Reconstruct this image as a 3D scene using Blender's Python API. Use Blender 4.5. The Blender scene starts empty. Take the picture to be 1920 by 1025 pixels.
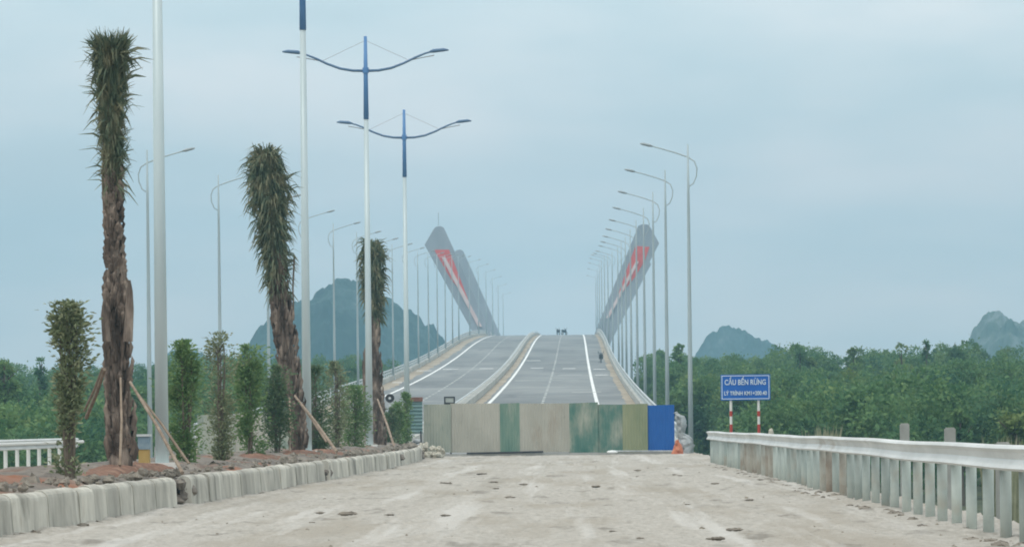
import bpy, math, random
import numpy as np
R = math.radians
random.seed(7)
rng = np.random.default_rng(11)
scene = bpy.context.scene
col = scene.collection

# ------------------------------------------------------------------ camera
F = 9000.0          # focal length in pixels of the 1920 px wide photograph
PX, PY = 1080.0, 795.0
CAMZ = 1.2
ROLL = R(0.6)
cam_d = bpy.data.cameras.new("camera"); cam = bpy.data.objects.new("camera", cam_d); col.objects.link(cam)
cam.location = (0, 0, CAMZ); cam.rotation_euler = (R(90), ROLL, 0)
cam_d.sensor_width = 36; cam_d.lens = 36 * F / 1920
cam_d.shift_x = (960 - PX) / 1920; cam_d.shift_y = (PY - 512.5) / 1920
cam_d.clip_start = 0.5; cam_d.clip_end = 20000
scene.camera = cam
CR, SR = math.cos(ROLL), math.sin(ROLL)
def at(px, py, Y):
    dx, dy = px - PX, py - PY
    return ((dx * CR - dy * SR) * Y / F, Y, CAMZ + (-dx * SR - dy * CR) * Y / F)

# ------------------------------------------------------------------ world
w = bpy.data.worlds.new("World"); scene.world = w; w.use_nodes = True
nt = w.node_tree; nt.nodes.clear(); N = nt.nodes.new; K = nt.links.new
out = N('ShaderNodeOutputWorld'); bg = N('ShaderNodeBackground'); K(bg.outputs[0], out.inputs[0])
SUN_EL, SUN_AZ = 58, 215
sky = N('ShaderNodeTexSky'); sky.sky_type = 'NISHITA'; sky.sun_disc = False
sky.sun_elevation = R(SUN_EL); sky.sun_rotation = R(SUN_AZ); sky.dust_density = 3
sk = N('ShaderNodeVectorMath'); sk.operation = 'SCALE'; sk.inputs['Scale'].default_value = 0.1
K(sky.outputs[0], sk.inputs[0])
tc = N('ShaderNodeTexCoord'); sep = N('ShaderNodeSeparateXYZ'); K(tc.outputs['Generated'], sep.inputs[0])
ramp = N('ShaderNodeValToRGB'); K(sep.outputs['Z'], ramp.inputs[0])
cr = ramp.color_ramp
stops = [(0.0, (.86, .82, .79)), (0.022, (.82, .81, .79)), (0.055, (.82, .84, .84)), (0.09, (.84, .92, .93)), (0.4, (.93, 1.02, 1.03)), (1.0, (1.28, 1.28, 1.24))]
cr.elements[0].position = 0; cr.elements[0].color = (*stops[0][1], 1)
cr.elements[1].position = 1; cr.elements[1].color = (*stops[-1][1], 1)
for p, c in stops[1:-1]:
    e = cr.elements.new(p); e.color = (*c, 1)
mp = N('ShaderNodeMapping'); mp.inputs['Scale'].default_value = (14, 14, 50); K(tc.outputs['Generated'], mp.inputs[0])
nz = N('ShaderNodeTexNoise'); nz.inputs['Scale'].default_value = 1.0; nz.inputs['Detail'].default_value = 6; nz.inputs['Roughness'].default_value = .45
K(mp.outputs[0], nz.inputs['Vector'])
mr = N('ShaderNodeMapRange'); mr.inputs[1].default_value = .3; mr.inputs[2].default_value = .7; mr.inputs[3].default_value = .9; mr.inputs[4].default_value = 1.13
K(nz.outputs[0], mr.inputs[0])
tint = N('ShaderNodeValToRGB'); tint.color_ramp.elements[0].position = .38; tint.color_ramp.elements[1].position = .66
tint.color_ramp.elements[0].color = (.95, 1.0, 1.03, 1); tint.color_ramp.elements[1].color = (1.07, 1.0, .99, 1); K(nz.outputs[0], tint.inputs[0])
mul = N('ShaderNodeVectorMath'); mul.operation = 'SCALE'; K(ramp.outputs[0], mul.inputs[0]); K(mr.outputs[0], mul.inputs['Scale'])
mu2 = N('ShaderNodeVectorMath'); mu2.operation = 'MULTIPLY'; K(mul.outputs[0], mu2.inputs[0]); K(tint.outputs[0], mu2.inputs[1])
mx = N('ShaderNodeMix'); mx.data_type = 'RGBA'; mx.inputs['Factor'].default_value = .9
K(sk.outputs[0], mx.inputs[6]); K(mu2.outputs[0], mx.inputs[7]); K(mx.outputs[2], bg.inputs[0])
bg.inputs[1].default_value = 1.0
# ------------------------------------------------------------------ sun
sd = bpy.data.lights.new("sun", 'SUN'); so = bpy.data.objects.new("sun", sd); col.objects.link(so)
sd.energy = 0.9; sd.angle = R(18); sd.color = (1, .95, .88)
so.rotation_euler = (R(90 - SUN_EL), 0, R(180 - SUN_AZ))
# ------------------------------------------------------------------ output
vs = scene.view_settings; vs.view_transform = 'Standard'; vs.look = 'None'; vs.exposure = 0.12; vs.gamma = 1
cy = scene.cycles; cy.max_bounces = 6; cy.diffuse_bounces = 3; cy.glossy_bounces = 2; cy.transmission_bounces = 3; cy.volume_bounces = 1; cy.transparent_max_bounces = 8
cy.use_denoising = True; cy.filter_width = 1.9; cy.caustics_reflective = False; cy.caustics_refractive = False

# ------------------------------------------------------------------ materials
def objrand(m, lo, hi):
    t = m.node_tree; p = [n for n in t.nodes if n.type == 'BSDF_PRINCIPLED'][0]; l = p.inputs['Base Color'].links[0]; src = l.from_socket
    oi = t.nodes.new('ShaderNodeObjectInfo'); mr = t.nodes.new('ShaderNodeMapRange'); mr.inputs[3].default_value = lo; mr.inputs[4].default_value = hi; t.links.new(oi.outputs['Random'], mr.inputs[0])
    v = t.nodes.new('ShaderNodeVectorMath'); v.operation = 'SCALE'; t.links.new(src, v.inputs[0]); t.links.new(mr.outputs[0], v.inputs['Scale']); t.links.new(v.outputs[0], p.inputs['Base Color'])
def mat(name, stops, scale=1.0, stretch=(1, 1, 1), detail=5, rough=.9, rrough=.6, bump=0, bscale=None, metal=0, transl=0, spots=None, spec=.3):
    """world-position noise through a colour ramp; spots = (colour, scale, threshold, stretch) adds a second layer of stains"""
    m = bpy.data.materials.new(name); m.use_nodes = True
    t = m.node_tree; t.nodes.clear(); N = t.nodes.new; K = t.links.new
    o = N('ShaderNodeOutputMaterial'); p = N('ShaderNodeBsdfPrincipled')
    p.inputs['Roughness'].default_value = rough; p.inputs['Metallic'].default_value = metal; p.inputs['Specular IOR Level'].default_value = spec
    g = N('ShaderNodeNewGeometry')
    def noise(sc, st, det, rr=.6):
        mp = N('ShaderNodeMapping'); mp.inputs['Scale'].default_value = tuple(sc * s for s in st); K(g.outputs['Position'], mp.inputs[0])
        n = N('ShaderNodeTexNoise'); n.inputs['Scale'].default_value = 1; n.inputs['Detail'].default_value = det; n.inputs['Roughness'].default_value = rr
        K(mp.outputs[0], n.inputs['Vector']); return n
    if isinstance(stops[0], (int, float)): stops = [(0, stops), (1, stops)]
    n = noise(scale, stretch, detail, rrough)
    r = N('ShaderNodeValToRGB'); K(n.outputs[0], r.inputs[0])
    e = r.color_ramp.elements; e[0].position = stops[0][0]; e[0].color = (*stops[0][1], 1); e[1].position = stops[-1][0]; e[1].color = (*stops[-1][1], 1)
    for q, c in stops[1:-1]:
        x = e.new(q); x.color = (*c, 1)
    c = r.outputs[0]
    for sp in (spots or []):
        n2 = noise(sp[1], sp[3], 4); mr = N('ShaderNodeMapRange'); mr.inputs[1].default_value = sp[2]; mr.inputs[2].default_value = sp[2] + .1
        mr.inputs[4].default_value = sp[4] if len(sp) > 4 else 1
        K(n2.outputs[0], mr.inputs[0]); mx = N('ShaderNodeMix'); mx.data_type = 'RGBA'; K(mr.outputs[0], mx.inputs[0]); K(c, mx.inputs[6]); mx.inputs[7].default_value = (*sp[0], 1)
        c = mx.outputs[2]
    K(c, p.inputs['Base Color'])
    if bump:
        b = N('ShaderNodeBump'); b.inputs['Strength'].default_value = 1; b.inputs['Distance'].default_value = bump
        nb = noise(bscale or scale * 3, stretch, 6); K(nb.outputs[0], b.inputs['Height']); K(b.outputs[0], p.inputs['Normal'])
    if transl:
        tr = N('ShaderNodeBsdfTranslucent'); K(c, tr.inputs[0]); ms = N('ShaderNodeMixShader'); ms.inputs[0].default_value = transl
        K(p.outputs[0], ms.inputs[1]); K(tr.outputs[0], ms.inputs[2]); K(ms.outputs[0], o.inputs[0])
    else: K(p.outputs[0], o.inputs[0])
    return m
M = {}
M['terrain'] = mat('terrain_soil', [(.3, (.03, .045, .02)), (.7, (.09, .1, .05))], .3)
M['gravel'] = mat('pale_gravel', [(.25, (.3, .28, .24)), (.5, (.445, .415, .365)), (.75, (.59, .56, .5))], 9, (1, .4, 1), 9, bump=.04, bscale=22, rrough=.78,
                  spots=[((.36, .32, .26), .55, .5, (1, .12, 1), .7), ((.2, .18, .15), 1.3, .58, (1, .22, 1), .7), ((.62, .6, .56), .9, .54, (1.6, .03, 1), .6), ((.24, .22, .19), 4.5, .63, (1, .3, 1), .7), ((.3, .27, .22), .7, .56, (1.9, .025, 1), .45)])
M['soil'] = mat('bed_soil', [(.3, (.1, .088, .075)), (.5, (.19, .165, .14)), (.7, (.27, .24, .2))], 3, bump=.03, bscale=9,
                spots=[((.3, .12, .06), .22, .56, (1, 1, 1), .8)])
M['redsoil'] = mat('red_soil', [(.3, (.13, .075, .05)), (.5, (.22, .115, .075)), (.75, (.33, .21, .145))], 4, bump=.03, bscale=12)
M['kerb'] = mat('kerb_concrete', [(.3, (.34, .325, .28)), (.5, (.48, .46, .4)), (.7, (.6, .575, .5))], 2.2, (1.5, .7, .5), 8, bump=.008, bscale=18,
                spots=[((.2, .19, .16), 1.6, .58, (1, .8, .5), .7), ((.7, .68, .6), 2.0, .59, (1, .75, .12), .85), ((.26, .21, .15), 6, .6, (1, 1, .5), .35)])
M['concrete'] = mat('grey_concrete', [(.3, (.3, .3, .28)), (.7, (.44, .44, .41))], 2.5, bump=.006, spots=[((.22, .2, .17), 1.2, .62, (1, 1, .3), .5)])
M['parapet'] = mat('parapet_concrete', [(.3, (.36, .36, .33)), (.7, (.52, .52, .48))], .7, (1, .3, 1))
M['galv'] = mat('galvanised_steel', [(.3, (.5, .54, .54)), (.7, (.66, .69, .69))], 3, (1, 1, .3), rough=.5, metal=.25, spots=[((.36, .36, .34), 2.5, .64, (1, .5, .4), .5)])
M['rail'] = mat('rail_steel', [(.3, (.52, .53, .51)), (.7, (.72, .73, .71))], 1.6, (1, .25, 1.5), rough=.5, metal=.2,
                spots=[((.40, .36, .31), .9, .6, (1, .25, 2), .7), ((.26, .2, .15), .45, .68, (1, .3, 1), .8)])
M['post'] = mat('post_steel', [(.3, (.36, .41, .375)), (.7, (.53, .57, .52))], 1.3, (1, .5, 1.2), rough=.55, metal=.15,
                spots=[((.42, .36, .28), .9, .56, (1, .6, 1), .6), ((.33, .19, .13), .5, .68, (1, .8, .1), .8)])
M['rust'] = mat('stained_post', [(.3, (.28, .22, .17)), (.5, (.4, .37, .31)), (.7, (.47, .48, .43))], 2, (1, .5, .8), rough=.8)
M['pole'] = mat('white_pole', [(.3, (.46, .55, .57)), (.7, (.58, .67, .68))], 2, (1, 1, .2), rough=.42, metal=.15)
M['thinpole'] = mat('grey_pole', [(.3, (.36, .44, .46)), (.7, (.46, .54, .56))], 2, (1, 1, .2), rough=.5, metal=.1)
M['bluepole'] = mat('blue_paint', [(.3, (.1, .24, .49)), (.7, (.13, .28, .54))], 2, rough=.4)
M['arm'] = mat('blue_grey_arm', [(.3, (.09, .17, .28)), (.7, (.13, .22, .35))], 2, rough=.45)
M['lamp'] = mat('lamp_housing', [(.3, (.3, .35, .37)), (.7, (.4, .45, .47))], 4, rough=.5)
M['wire'] = mat('wire', (.25, .27, .3), rough=.5)
M['asphalt'] = mat('new_asphalt', [(.3, (.15, .16, .16)), (.5, (.21, .22, .22)), (.7, (.27, .28, .275))], .12, (1.1, .22, 1), 6, bump=0,
                   spots=[((.33, .34, .33), .05, .58, (1, 2.2, 1), .6), ((.13, .135, .14), .3, .6, (1, .08, 1), .6)])
M['sand'] = mat('dusty_sand', [(.3, (.3, .245, .18)), (.7, (.45, .39, .3))], .5, (1, .2, 1), spots=[((.24, .2, .15), .4, .6, (1, .15, 1), .7)])
M['paint'] = mat('road_paint', [(.3, (.74, .76, .74)), (.7, (.86, .88, .86))], .5, (1, .2, 1))
M['wornpaint'] = mat('worn_road_paint', [(.35, (.27, .29, .28)), (.6, (.5, .52, .5))], .4, (1, .3, 1))
M['pylon'] = mat('pylon_concrete', [(.3, (.3, .33, .37)), (.7, (.4, .43, .47))], .3, (1, 1, .4))
M['redpanel'] = mat('red_panel', [(.3, (.66, .09, .07)), (.7, (.8, .14, .11))], .6)
M['pinkstripe'] = mat('pale_cable_cover', [(.3, (.7, .5, .48)), (.7, (.82, .68, .66))], .6)
M['bark'] = mat('palm_bark', [(.35, (.05, .038, .03)), (.5, (.15, .115, .092)), (.66, (.36, .29, .235))], 5, (1, 1, .25), 6, bump=.012, bscale=20)
M['petiole'] = mat('palm_petiole', [(.3, (.09, .07, .05)), (.5, (.19, .145, .105)), (.7, (.31, .26, .19))], 7, (1, 1, .12), 4)
M['frond'] = mat('palm_leaflet', [(.28, (.05, .08, .055)), (.45, (.12, .16, .1)), (.58, (.2, .2, .12)), (.72, (.36, .34, .22))], 5, (1, 1, .6), 5, rough=.7, transl=.2)
M['shrub'] = mat('shrub_leaf', [(.3, (.07, .14, .05)), (.5, (.16, .27, .1)), (.7, (.33, .42, .18))], 7, (1, 1, 1), 5, rough=.7, transl=.4)
M['shruba'] = mat('dry_shrub_leaf', [(.3, (.1, .13, .065)), (.5, (.2, .235, .12)), (.7, (.42, .43, .28))], 8, (1, 1, 1), 5, rough=.75, transl=.2)
M['shrubd'] = mat('dark_shrub_leaf', [(.3, (.05, .1, .055)), (.5, (.11, .18, .085)), (.7, (.24, .28, .16))], 7, (1, 1, 1), 5, rough=.7, transl=.35)
M['stem'] = mat('stem_bark', [(.3, (.1, .08, .06)), (.7, (.22, .18, .14))], 8, (1, 1, .3), 4)
M['wood'] = mat('bare_wood', [(.3, (.19, .14, .1)), (.7, (.38, .3, .23))], 6, (1, 1, .3), 5)
M['treeleaf'] = mat('wood_leaf', [(.3, (.055, .14, .06)), (.46, (.105, .215, .08)), (.58, (.175, .285, .1)), (.75, (.29, .36, .14))], .55, (1, 1, 1.2), 6, rough=.75, transl=.35, rrough=.65, spots=[((.19, .24, .06), .16, .56, (1, 1, 1.5), .6), ((.04, .13, .08), .22, .54, (1, 1, 1), .6), ((.2, .19, .09), .9, .66, (1, 1, 1), .5)])
M['treeleafb'] = mat('light_leaf', [(.3, (.11, .19, .06)), (.7, (.28, .34, .12))], .9, (1, 1, 1), 5, rough=.75, transl=.3)
M['dryreed'] = mat('dry_reed', [(.3, (.2, .22, .13)), (.7, (.36, .36, .25))], 3, rough=.85)
M['trunk'] = mat('tree_trunk', [(.3, (.06, .05, .04)), (.7, (.14, .12, .09))], 2, (1, 1, .3))
M['hill'] = mat('limestone_hill', [(.35, (.008, .03, .03)), (.52, (.018, .05, .04)), (.62, (.04, .075, .07)), (.75, (.17, .2, .2))], .035, (1, 1, .45), 9, rrough=.68)
M['hill2'] = mat('limestone_cliff', [(.35, (.03, .06, .04)), (.5, (.08, .11, .08)), (.6, (.16, .19, .18)), (.74, (.36, .38, .37))], .075, (1, 1, .45), 9, rrough=.68)
M['dirt'] = mat('dirt_clod', [(.3, (.15, .13, .105)), (.7, (.32, .285, .235))], 6)
M['dirt2'] = mat('brown_stone', [(.3, (.2, .17, .13)), (.7, (.4, .36, .29))], 6)
M['palerock'] = mat('pale_rubble', [(.3, (.4, .37, .3)), (.7, (.58, .55, .46))], 4, bump=.01)
M['signblue'] = mat('sign_blue', [(.3, (.01, .105, .42)), (.7, (.02, .14, .5))], 2, rough=.4)
M['signwhite'] = mat('sign_white', (.62, .72, .8), rough=.5)
M['postwhite'] = mat('post_white', (.72, .72, .68), rough=.6)
M['postred'] = mat('post_red', (.45, .06, .045), rough=.6)
M['tan'] = mat('grey_tan_sheet', [(.3, (.37, .355, .3)), (.7, (.47, .45, .385))], 1.3, (1, 1, .6), rough=.75, spots=[((.31, .25, .19), .9, .58, (1, 1, .4), .5), ((.25, .24, .2), 3, .62, (1, 1, 1), .4)])
M['greygreen'] = mat('grey_green_sheet', [(.3, (.28, .31, .26)), (.7, (.43, .43, .355))], .9, (1, 1, .5), rough=.7, spots=[((.13, .2, .16), 1.1, .55, (1, 1, .6), .6)])
M['green'] = mat('green_sheet', [(.3, (.1, .2, .155)), (.5, (.17, .26, .2)), (.7, (.32, .35, .28))], 1.6, (1, 1, .3), rough=.65)
M['teal'] = mat('stained_teal_sheet', [(.36, (.05, .15, .12)), (.47, (.1, .2, .16)), (.54, (.2, .26, .205)), (.66, (.38, .39, .32))], .85, (1.3, 1, .55), 6, rough=.65)
M['olive'] = mat('olive_sheet', [(.3, (.21, .245, .14)), (.7, (.33, .335, .2))], 1.2, (1, 1, .4), rough=.7)
M['blue'] = mat('bright_blue_sheet', [(.3, (.008, .095, .36)), (.7, (.012, .115, .41))], 1.2, rough=.5)
M['dark'] = mat('dark_metal', [(.3, (.025, .027, .03)), (.7, (.05, .05, .055))], 4, rough=.6)
M['rubber'] = mat('rubber', (.03, .03, .032), rough=.85)
M['redbrown'] = mat('rusty_top', [(.3, (.16, .08, .06)), (.7, (.26, .14, .11))], 4)
M['tealrib'] = mat('teal_ribbed', [(.3, (.13, .24, .24)), (.7, (.24, .34, .33))], 1.5, (1, 1, 2), rough=.6)
M['plastic'] = mat('plastic_sheet', [(.3, (.42, .45, .46)), (.7, (.72, .74, .74))], 4, rough=.35, transl=.3)
M['orange'] = mat('orange_fabric', [(.3, (.65, .17, .08)), (.7, (.75, .33, .2))], 5, transl=.15)
M['whitebag'] = mat('white_sack', (.85, .87, .86), rough=.6)
M['glass'] = mat('lamp_glass', (.42, .45, .42), rough=.25)
M['yellow'] = mat('ochre_sheet', [(.3, (.38, .26, .09)), (.7, (.52, .38, .15))], 3)
M['steelblue'] = mat('steel_blue_sheet', [(.3, (.14, .22, .29)), (.7, (.26, .34, .38))], 3, (1, 1, 2))

objrand(M['kerb'], .8, 1.22); objrand(M['post'], .85, 1.15)
# ------------------------------------------------------------------ mesh helpers
class MB:
    def __init__(s): s.v = []; s.f = []
    def add(s, v, f):
        b = len(s.v); s.v += [tuple(q) for q in v]; s.f += [tuple(i + b for i in q) for q in f]; return s
    def box(s, x0, x1, y0, y1, z0, z1):
        return s.add([(x0, y0, z0), (x1, y0, z0), (x1, y1, z0), (x0, y1, z0), (x0, y0, z1), (x1, y0, z1), (x1, y1, z1), (x0, y1, z1)],
                     [(0, 3, 2, 1), (4, 5, 6, 7), (0, 1, 5, 4), (1, 2, 6, 5), (2, 3, 7, 6), (3, 0, 4, 7)])
    def tube(s, pts, rad, n=10, cap=True, sy=1.0):
        P = [np.array(p, float) for p in pts]
        if isinstance(rad, (int, float)): rad = [rad] * len(P)
        b = []; V = []
        for i, p in enumerate(P):
            d = P[min(i + 1, len(P) - 1)] - P[max(i - 1, 0)]; d /= np.linalg.norm(d) + 1e-12
            a = np.array((0, 1, 0)) if abs(d[1]) < .9 else np.array((1, 0, 0))
            u = np.cross(a, d); u /= np.linalg.norm(u); v = np.cross(d, u)
            for k in range(n):
                t = 2 * math.pi * k / n
                V.append(tuple(p + rad[i] * (math.cos(t) * u + sy * math.sin(t) * v)))
        Fc = []
        for i in range(len(P) - 1):
            for k in range(n):
                q = (k + 1) % n
                Fc.append((i * n + k, i * n + q, (i + 1) * n + q, (i + 1) * n + k))
        if cap:
            Fc.append(tuple(range(n - 1, -1, -1))); Fc.append(tuple((len(P) - 1) * n + k for k in range(n)))
        return s.add(V, Fc)
    def sweep(s, sec, ys, zf, xf=None, closed=True):
        m = len(sec); V = []; Fc = []
        for y in ys:
            zz = zf(y); xx = xf(y) if xf else 0
            V += [(x + xx, y, z + zz) for x, z in sec]
        for i in range(len(ys) - 1):
            for k in range(m if closed else m - 1):
                q = (k + 1) % m
                Fc.append((i * m + k, i * m + q, (i + 1) * m + q, (i + 1) * m + k))
        if closed:
            Fc.append(tuple(range(m - 1, -1, -1))); Fc.append(tuple((len(ys) - 1) * m + k for k in range(m)))
        return s.add(V, Fc)
    def prism(s, poly, depth):
        """poly: list of (x,y,z) facing -Y; extruded by depth along +Y"""
        n = len(poly); V = list(poly) + [(x, y + depth, z) for x, y, z in poly]
        Fc = [tuple(range(n)), tuple(range(2 * n - 1, n - 1, -1))] + [(k, k + n, (k + 1) % n + n, (k + 1) % n) for k in range(n)]
        return s.add(V, Fc)
    def blob(s, c, r, n=8, m=5, jit=.25, rnd=random):
        V = []; Fc = []
        for i in range(m + 1):
            th = math.pi * i / m
            for k in range(n):
                ph = 2 * math.pi * k / n; q = 1 + rnd.uniform(-jit, jit)
                V.append((c[0] + r[0] * q * math.sin(th) * math.cos(ph), c[1] + r[1] * q * math.sin(th) * math.sin(ph), c[2] + r[2] * q * math.cos(th)))
        for i in range(m):
            for k in range(n):
                q = (k + 1) % n; Fc.append((i * n + k, (i + 1) * n + k, (i + 1) * n + q, i * n + q))
        return s.add(V, Fc)
def link(name, me, m, parent=None):
    o = bpy.data.objects.new(name, me); col.objects.link(o)
    if m is not None: me.materials.append(m)
    if parent is not None: o.parent = parent
    return o
def obj(name, mb, m, parent=None, org=None, smooth=False):
    """vertices are in world space; org (default: the root's location) becomes the local origin"""
    if org is None:
        r = parent
        while r is not None and r.parent is not None: r = r.parent
        org = tuple(r.location) if r is not None else (0, 0, 0)
        me = bpy.data.meshes.new(name); me.from_pydata([(x - org[0], y - org[1], z - org[2]) for x, y, z in mb.v], [], mb.f)
        o = link(name, me, m, parent)
    else:
        me = bpy.data.meshes.new(name); me.from_pydata([(x - org[0], y - org[1], z - org[2]) for x, y, z in mb.v], [], mb.f)
        o = link(name, me, m, parent); o.location = org
    if smooth:
        me.shade_smooth()
    return o
def tag(o, label=None, cat=None, group=None, kind=None):
    if label: o['label'] = label
    if cat: o['category'] = cat
    if group: o['group'] = group
    if kind: o['kind'] = kind
    return o
def thing(name, loc, label, cat, group=None):
    o = bpy.data.objects.new(name, None); col.objects.link(o); o.location = loc; o.empty_display_size = .3
    return tag(o, label, cat, group)
def copy_tree(o, parent=None):
    c = o.copy(); col.objects.link(c); c.parent = parent
    for ch in list(o.children): copy_tree(ch, c)
    return c
def quads(name, V, m, parent=None, org=(0, 0, 0)):
    """V: (n,4,3) array of leaf quads -> one mesh"""
    n = len(V); me = bpy.data.meshes.new(name)
    v = (V.reshape(-1, 3) - np.array(org)).astype(np.float32)
    me.vertices.add(4 * n); me.vertices.foreach_set('co', v.ravel())
    me.loops.add(4 * n); me.loops.foreach_set('vertex_index', np.arange(4 * n, dtype=np.int32))
    me.polygons.add(n); me.polygons.foreach_set('loop_start', np.arange(0, 4 * n, 4, dtype=np.int32))
    me.update(calc_edges=True)
    return link(name, me, m, parent)
def leafs(P, D, L, W):
    """diamond leaves from base points P along unit directions D"""
    n = len(P); r = rng.normal(size=(n, 3)); S = np.cross(D, r); S /= np.linalg.norm(S, axis=1)[:, None] + 1e-9
    L = np.broadcast_to(np.asarray(L, float), (n,))[:, None]; W = np.broadcast_to(np.asarray(W, float), (n,))[:, None]
    sag = np.array([0, 0, -1.0]) * L * .12
    return np.stack([P, P + D * L * .45 + S * W * .5, P + D * L + sag, P + D * L * .45 - S * W * .5], 1)
def unit(a): return a / (np.linalg.norm(a, axis=1)[:, None] + 1e-9)
def interp(x, xs, ys): return float(np.interp(x, xs, ys))
def vnoise(x, y, seed=0):
    """cheap smooth value noise, vectorised"""
    x = np.asarray(x, float); y = np.asarray(y, float)
    xi = np.floor(x).astype(int); yi = np.floor(y).astype(int); fx = x - xi; fy = y - yi
    fx = fx * fx * (3 - 2 * fx); fy = fy * fy * (3 - 2 * fy)
    def h(i, j):
        n = (i * 374761393 + j * 668265263 + seed * 982451653) & 0x7fffffff
        n = ((n ^ (n >> 13)) * 1274126177) & 0x7fffffff
        return ((n ^ (n >> 16)) & 0xffff) / 65535.0
    return (h(xi, yi) * (1 - fx) + h(xi + 1, yi) * fx) * (1 - fy) + (h(xi, yi + 1) * (1 - fx) + h(xi + 1, yi + 1) * fx) * fy
def fbm(x, y, o=4, seed=0):
    s = 0; a = .5
    for k in range(o): s = s + a * vnoise(np.asarray(x) * 2 ** k, np.asarray(y) * 2 ** k, seed + k); a *= .5
    return s
def grid(name, X, Y, Z, m, parent=None, smooth=True):
    """X,Y,Z 2-D arrays"""
    r, c = X.shape; me = bpy.data.meshes.new(name)
    v = np.stack([X, Y, Z], -1).reshape(-1, 3).astype(np.float32)
    i = np.arange(r * c).reshape(r, c); q = np.stack([i[:-1, :-1], i[:-1, 1:], i[1:, 1:], i[1:, :-1]], -1).reshape(-1, 4).astype(np.int32)
    me.vertices.add(len(v)); me.vertices.foreach_set('co', v.ravel())
    me.loops.add(q.size); me.loops.foreach_set('vertex_index', q.ravel())
    me.polygons.add(len(q)); me.polygons.foreach_set('loop_start', np.arange(0, q.size, 4, dtype=np.int32))
    me.update(calc_edges=True)
    if smooth: me.shade_smooth()
    return link(name, me, m, parent)

# ------------------------------------------------------------------ ground and road
XK = lambda y: np.interp(y, [0, 40, 54, 66, 80, 100, 130, 160, 180], [-7.1, -6.7, -6.4, -6.1, -5.82, -5.52, -5.15, -5.2, -5.75])      # kerb face
XM = lambda y: np.interp(y, [60, 80, 115, 150, 185], [-7.05, -7.0, -6.7, -6.45, -6.5])                    # planting line
XR = lambda y: np.interp(y, [0, 46, 143, 190], [4.4, 4.26, 3.95, 3.9])                                    # right guardrail
LOW = -2.5
xs = np.concatenate([np.linspace(-3200, -100, 20), np.linspace(-90, -24, 23), np.linspace(-22.5, 12, 70), np.linspace(14, 90, 26), np.linspace(100, 3200, 20)])
ys = np.concatenate([np.linspace(-300, -20, 6), np.linspace(-10, 300, 156), np.linspace(310, 700, 40), np.linspace(800, 3300, 20)])
X, Y = np.meshgrid(xs, ys)
plat = np.clip(np.minimum((X + 22.5) / 4.5, (8.6 - X) / 3.4), 0, 1) * np.clip((205 - Y) / 10, 0, 1)
Z = LOW + plat * (-.06 - LOW) + (1 - plat) * (fbm(X * .15, Y * .15, 3, 5) - .45) * .8
tag(grid('ground', X, Y, Z, M['terrain']), kind='structure')
# the gravelled road to the fence
yy = np.concatenate([np.linspace(-20, 36, 40), np.arange(36.2, 190, .16), np.linspace(190, 196, 8)]); t = np.linspace(0, 1, 110)
Yg = np.repeat(yy[:, None], len(t), 1); x0 = XK(yy) - .25; x1 = XR(yy) + .75; Xg = x0[:, None] + (x1 - x0)[:, None] * t[None]
Zg = .04 * (fbm(Xg * 1.3, Yg * .35, 5, 3) - .48) + .03 * np.clip(fbm(Xg * .9, Yg * 1.1, 4, 77) - .56, 0, 1) * 3 + .045 * (vnoise(Xg * 6, Yg * 2.6, 9) - .5) + .02 * rng.random(Xg.shape) + .05 * np.clip((Xg - XR(Yg) + .4), 0, 1) * (vnoise(Xg * 2, Yg * 2, 4) - .2)
edge = np.clip(1 - (Xg - XK(Yg)) / .5, 0, 1) * .05 * vnoise(Xg * 3, Yg * 1.4, 31)
tag(grid('road', Xg, Yg, Zg + edge, M['gravel']), kind='structure')
yy = np.arange(-20, 197, .5); t = np.linspace(0, 1, 30); Yg = np.repeat(yy[:, None], len(t), 1); Xg = -17.4 + 8.9 * t[None] + Yg * 0
tag(grid('road', Xg, Yg, .04 * (fbm(Xg * .8, Yg * .4, 4, 13) - .5), M['gravel']), kind='structure')
# soil of the planting strip, mounded behind the kerb
yy = np.arange(20, 184, .18); t = np.linspace(0, 1, 26); Yg = np.repeat(yy[:, None], len(t), 1)
x1 = XK(yy) - .17; x0 = x1 - 3.4; Xg = x0[:, None] + (x1 - x0)[:, None] * t[None]
prof = np.interp(t, [0, .05, .3, .6, .93, 1], [0.0, .45, .6, .6, .5, .42])
Zg = prof[None] + .22 * (fbm(Xg * 1.7, Yg * 1.1, 4, 21) - .5) * np.clip(prof[None] * 3, 0, 1) + .07 * (vnoise(Xg * 7, Yg * 5, 2) - .5)
tag(grid('soil_bed', Xg, Yg, Zg, M['soil']), kind='structure')
def mound(px, yc, rx, ry, h):
    cx = float(XM(yc)) + px
    t = np.linspace(0, 2 * math.pi, 40); r = np.linspace(0, 1, 10); TT, RR = np.meshgrid(t, r)
    rad = RR * (1 + .18 * np.sin(3 * TT + yc) * RR)
    Xq = cx + rx * rad * np.cos(TT); Yq = yc + ry * rad * np.sin(TT)
    Zq = .53 + h * (1 - RR ** 2) + .14 * (fbm(Xq * 5, Yq * 3, 3, 44) - .4) - .25 * RR ** 5
    return Xq, Yq, Zq
for i, (px, yc, rx, ry, h) in enumerate([(.05, 74, .6, 9, .12), (.15, 100, .7, 4, .12), (.2, 112, .75, 4.5, .12), (.2, 120, .8, 4, .1)]):
    Xq, Yq, Zq = mound(px, yc, rx, ry, h)
    tag(grid('red_soil', Xq, Yq, Zq, M['redsoil']), ['loose red soil heaped round the tallest palm', 'small heap of red soil beside the kerb between two shrubs', 'red soil heaped round the leaning middle palm', 'thin heap of red soil just behind the middle palm'][i], 'soil', kind='stuff')
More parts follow.
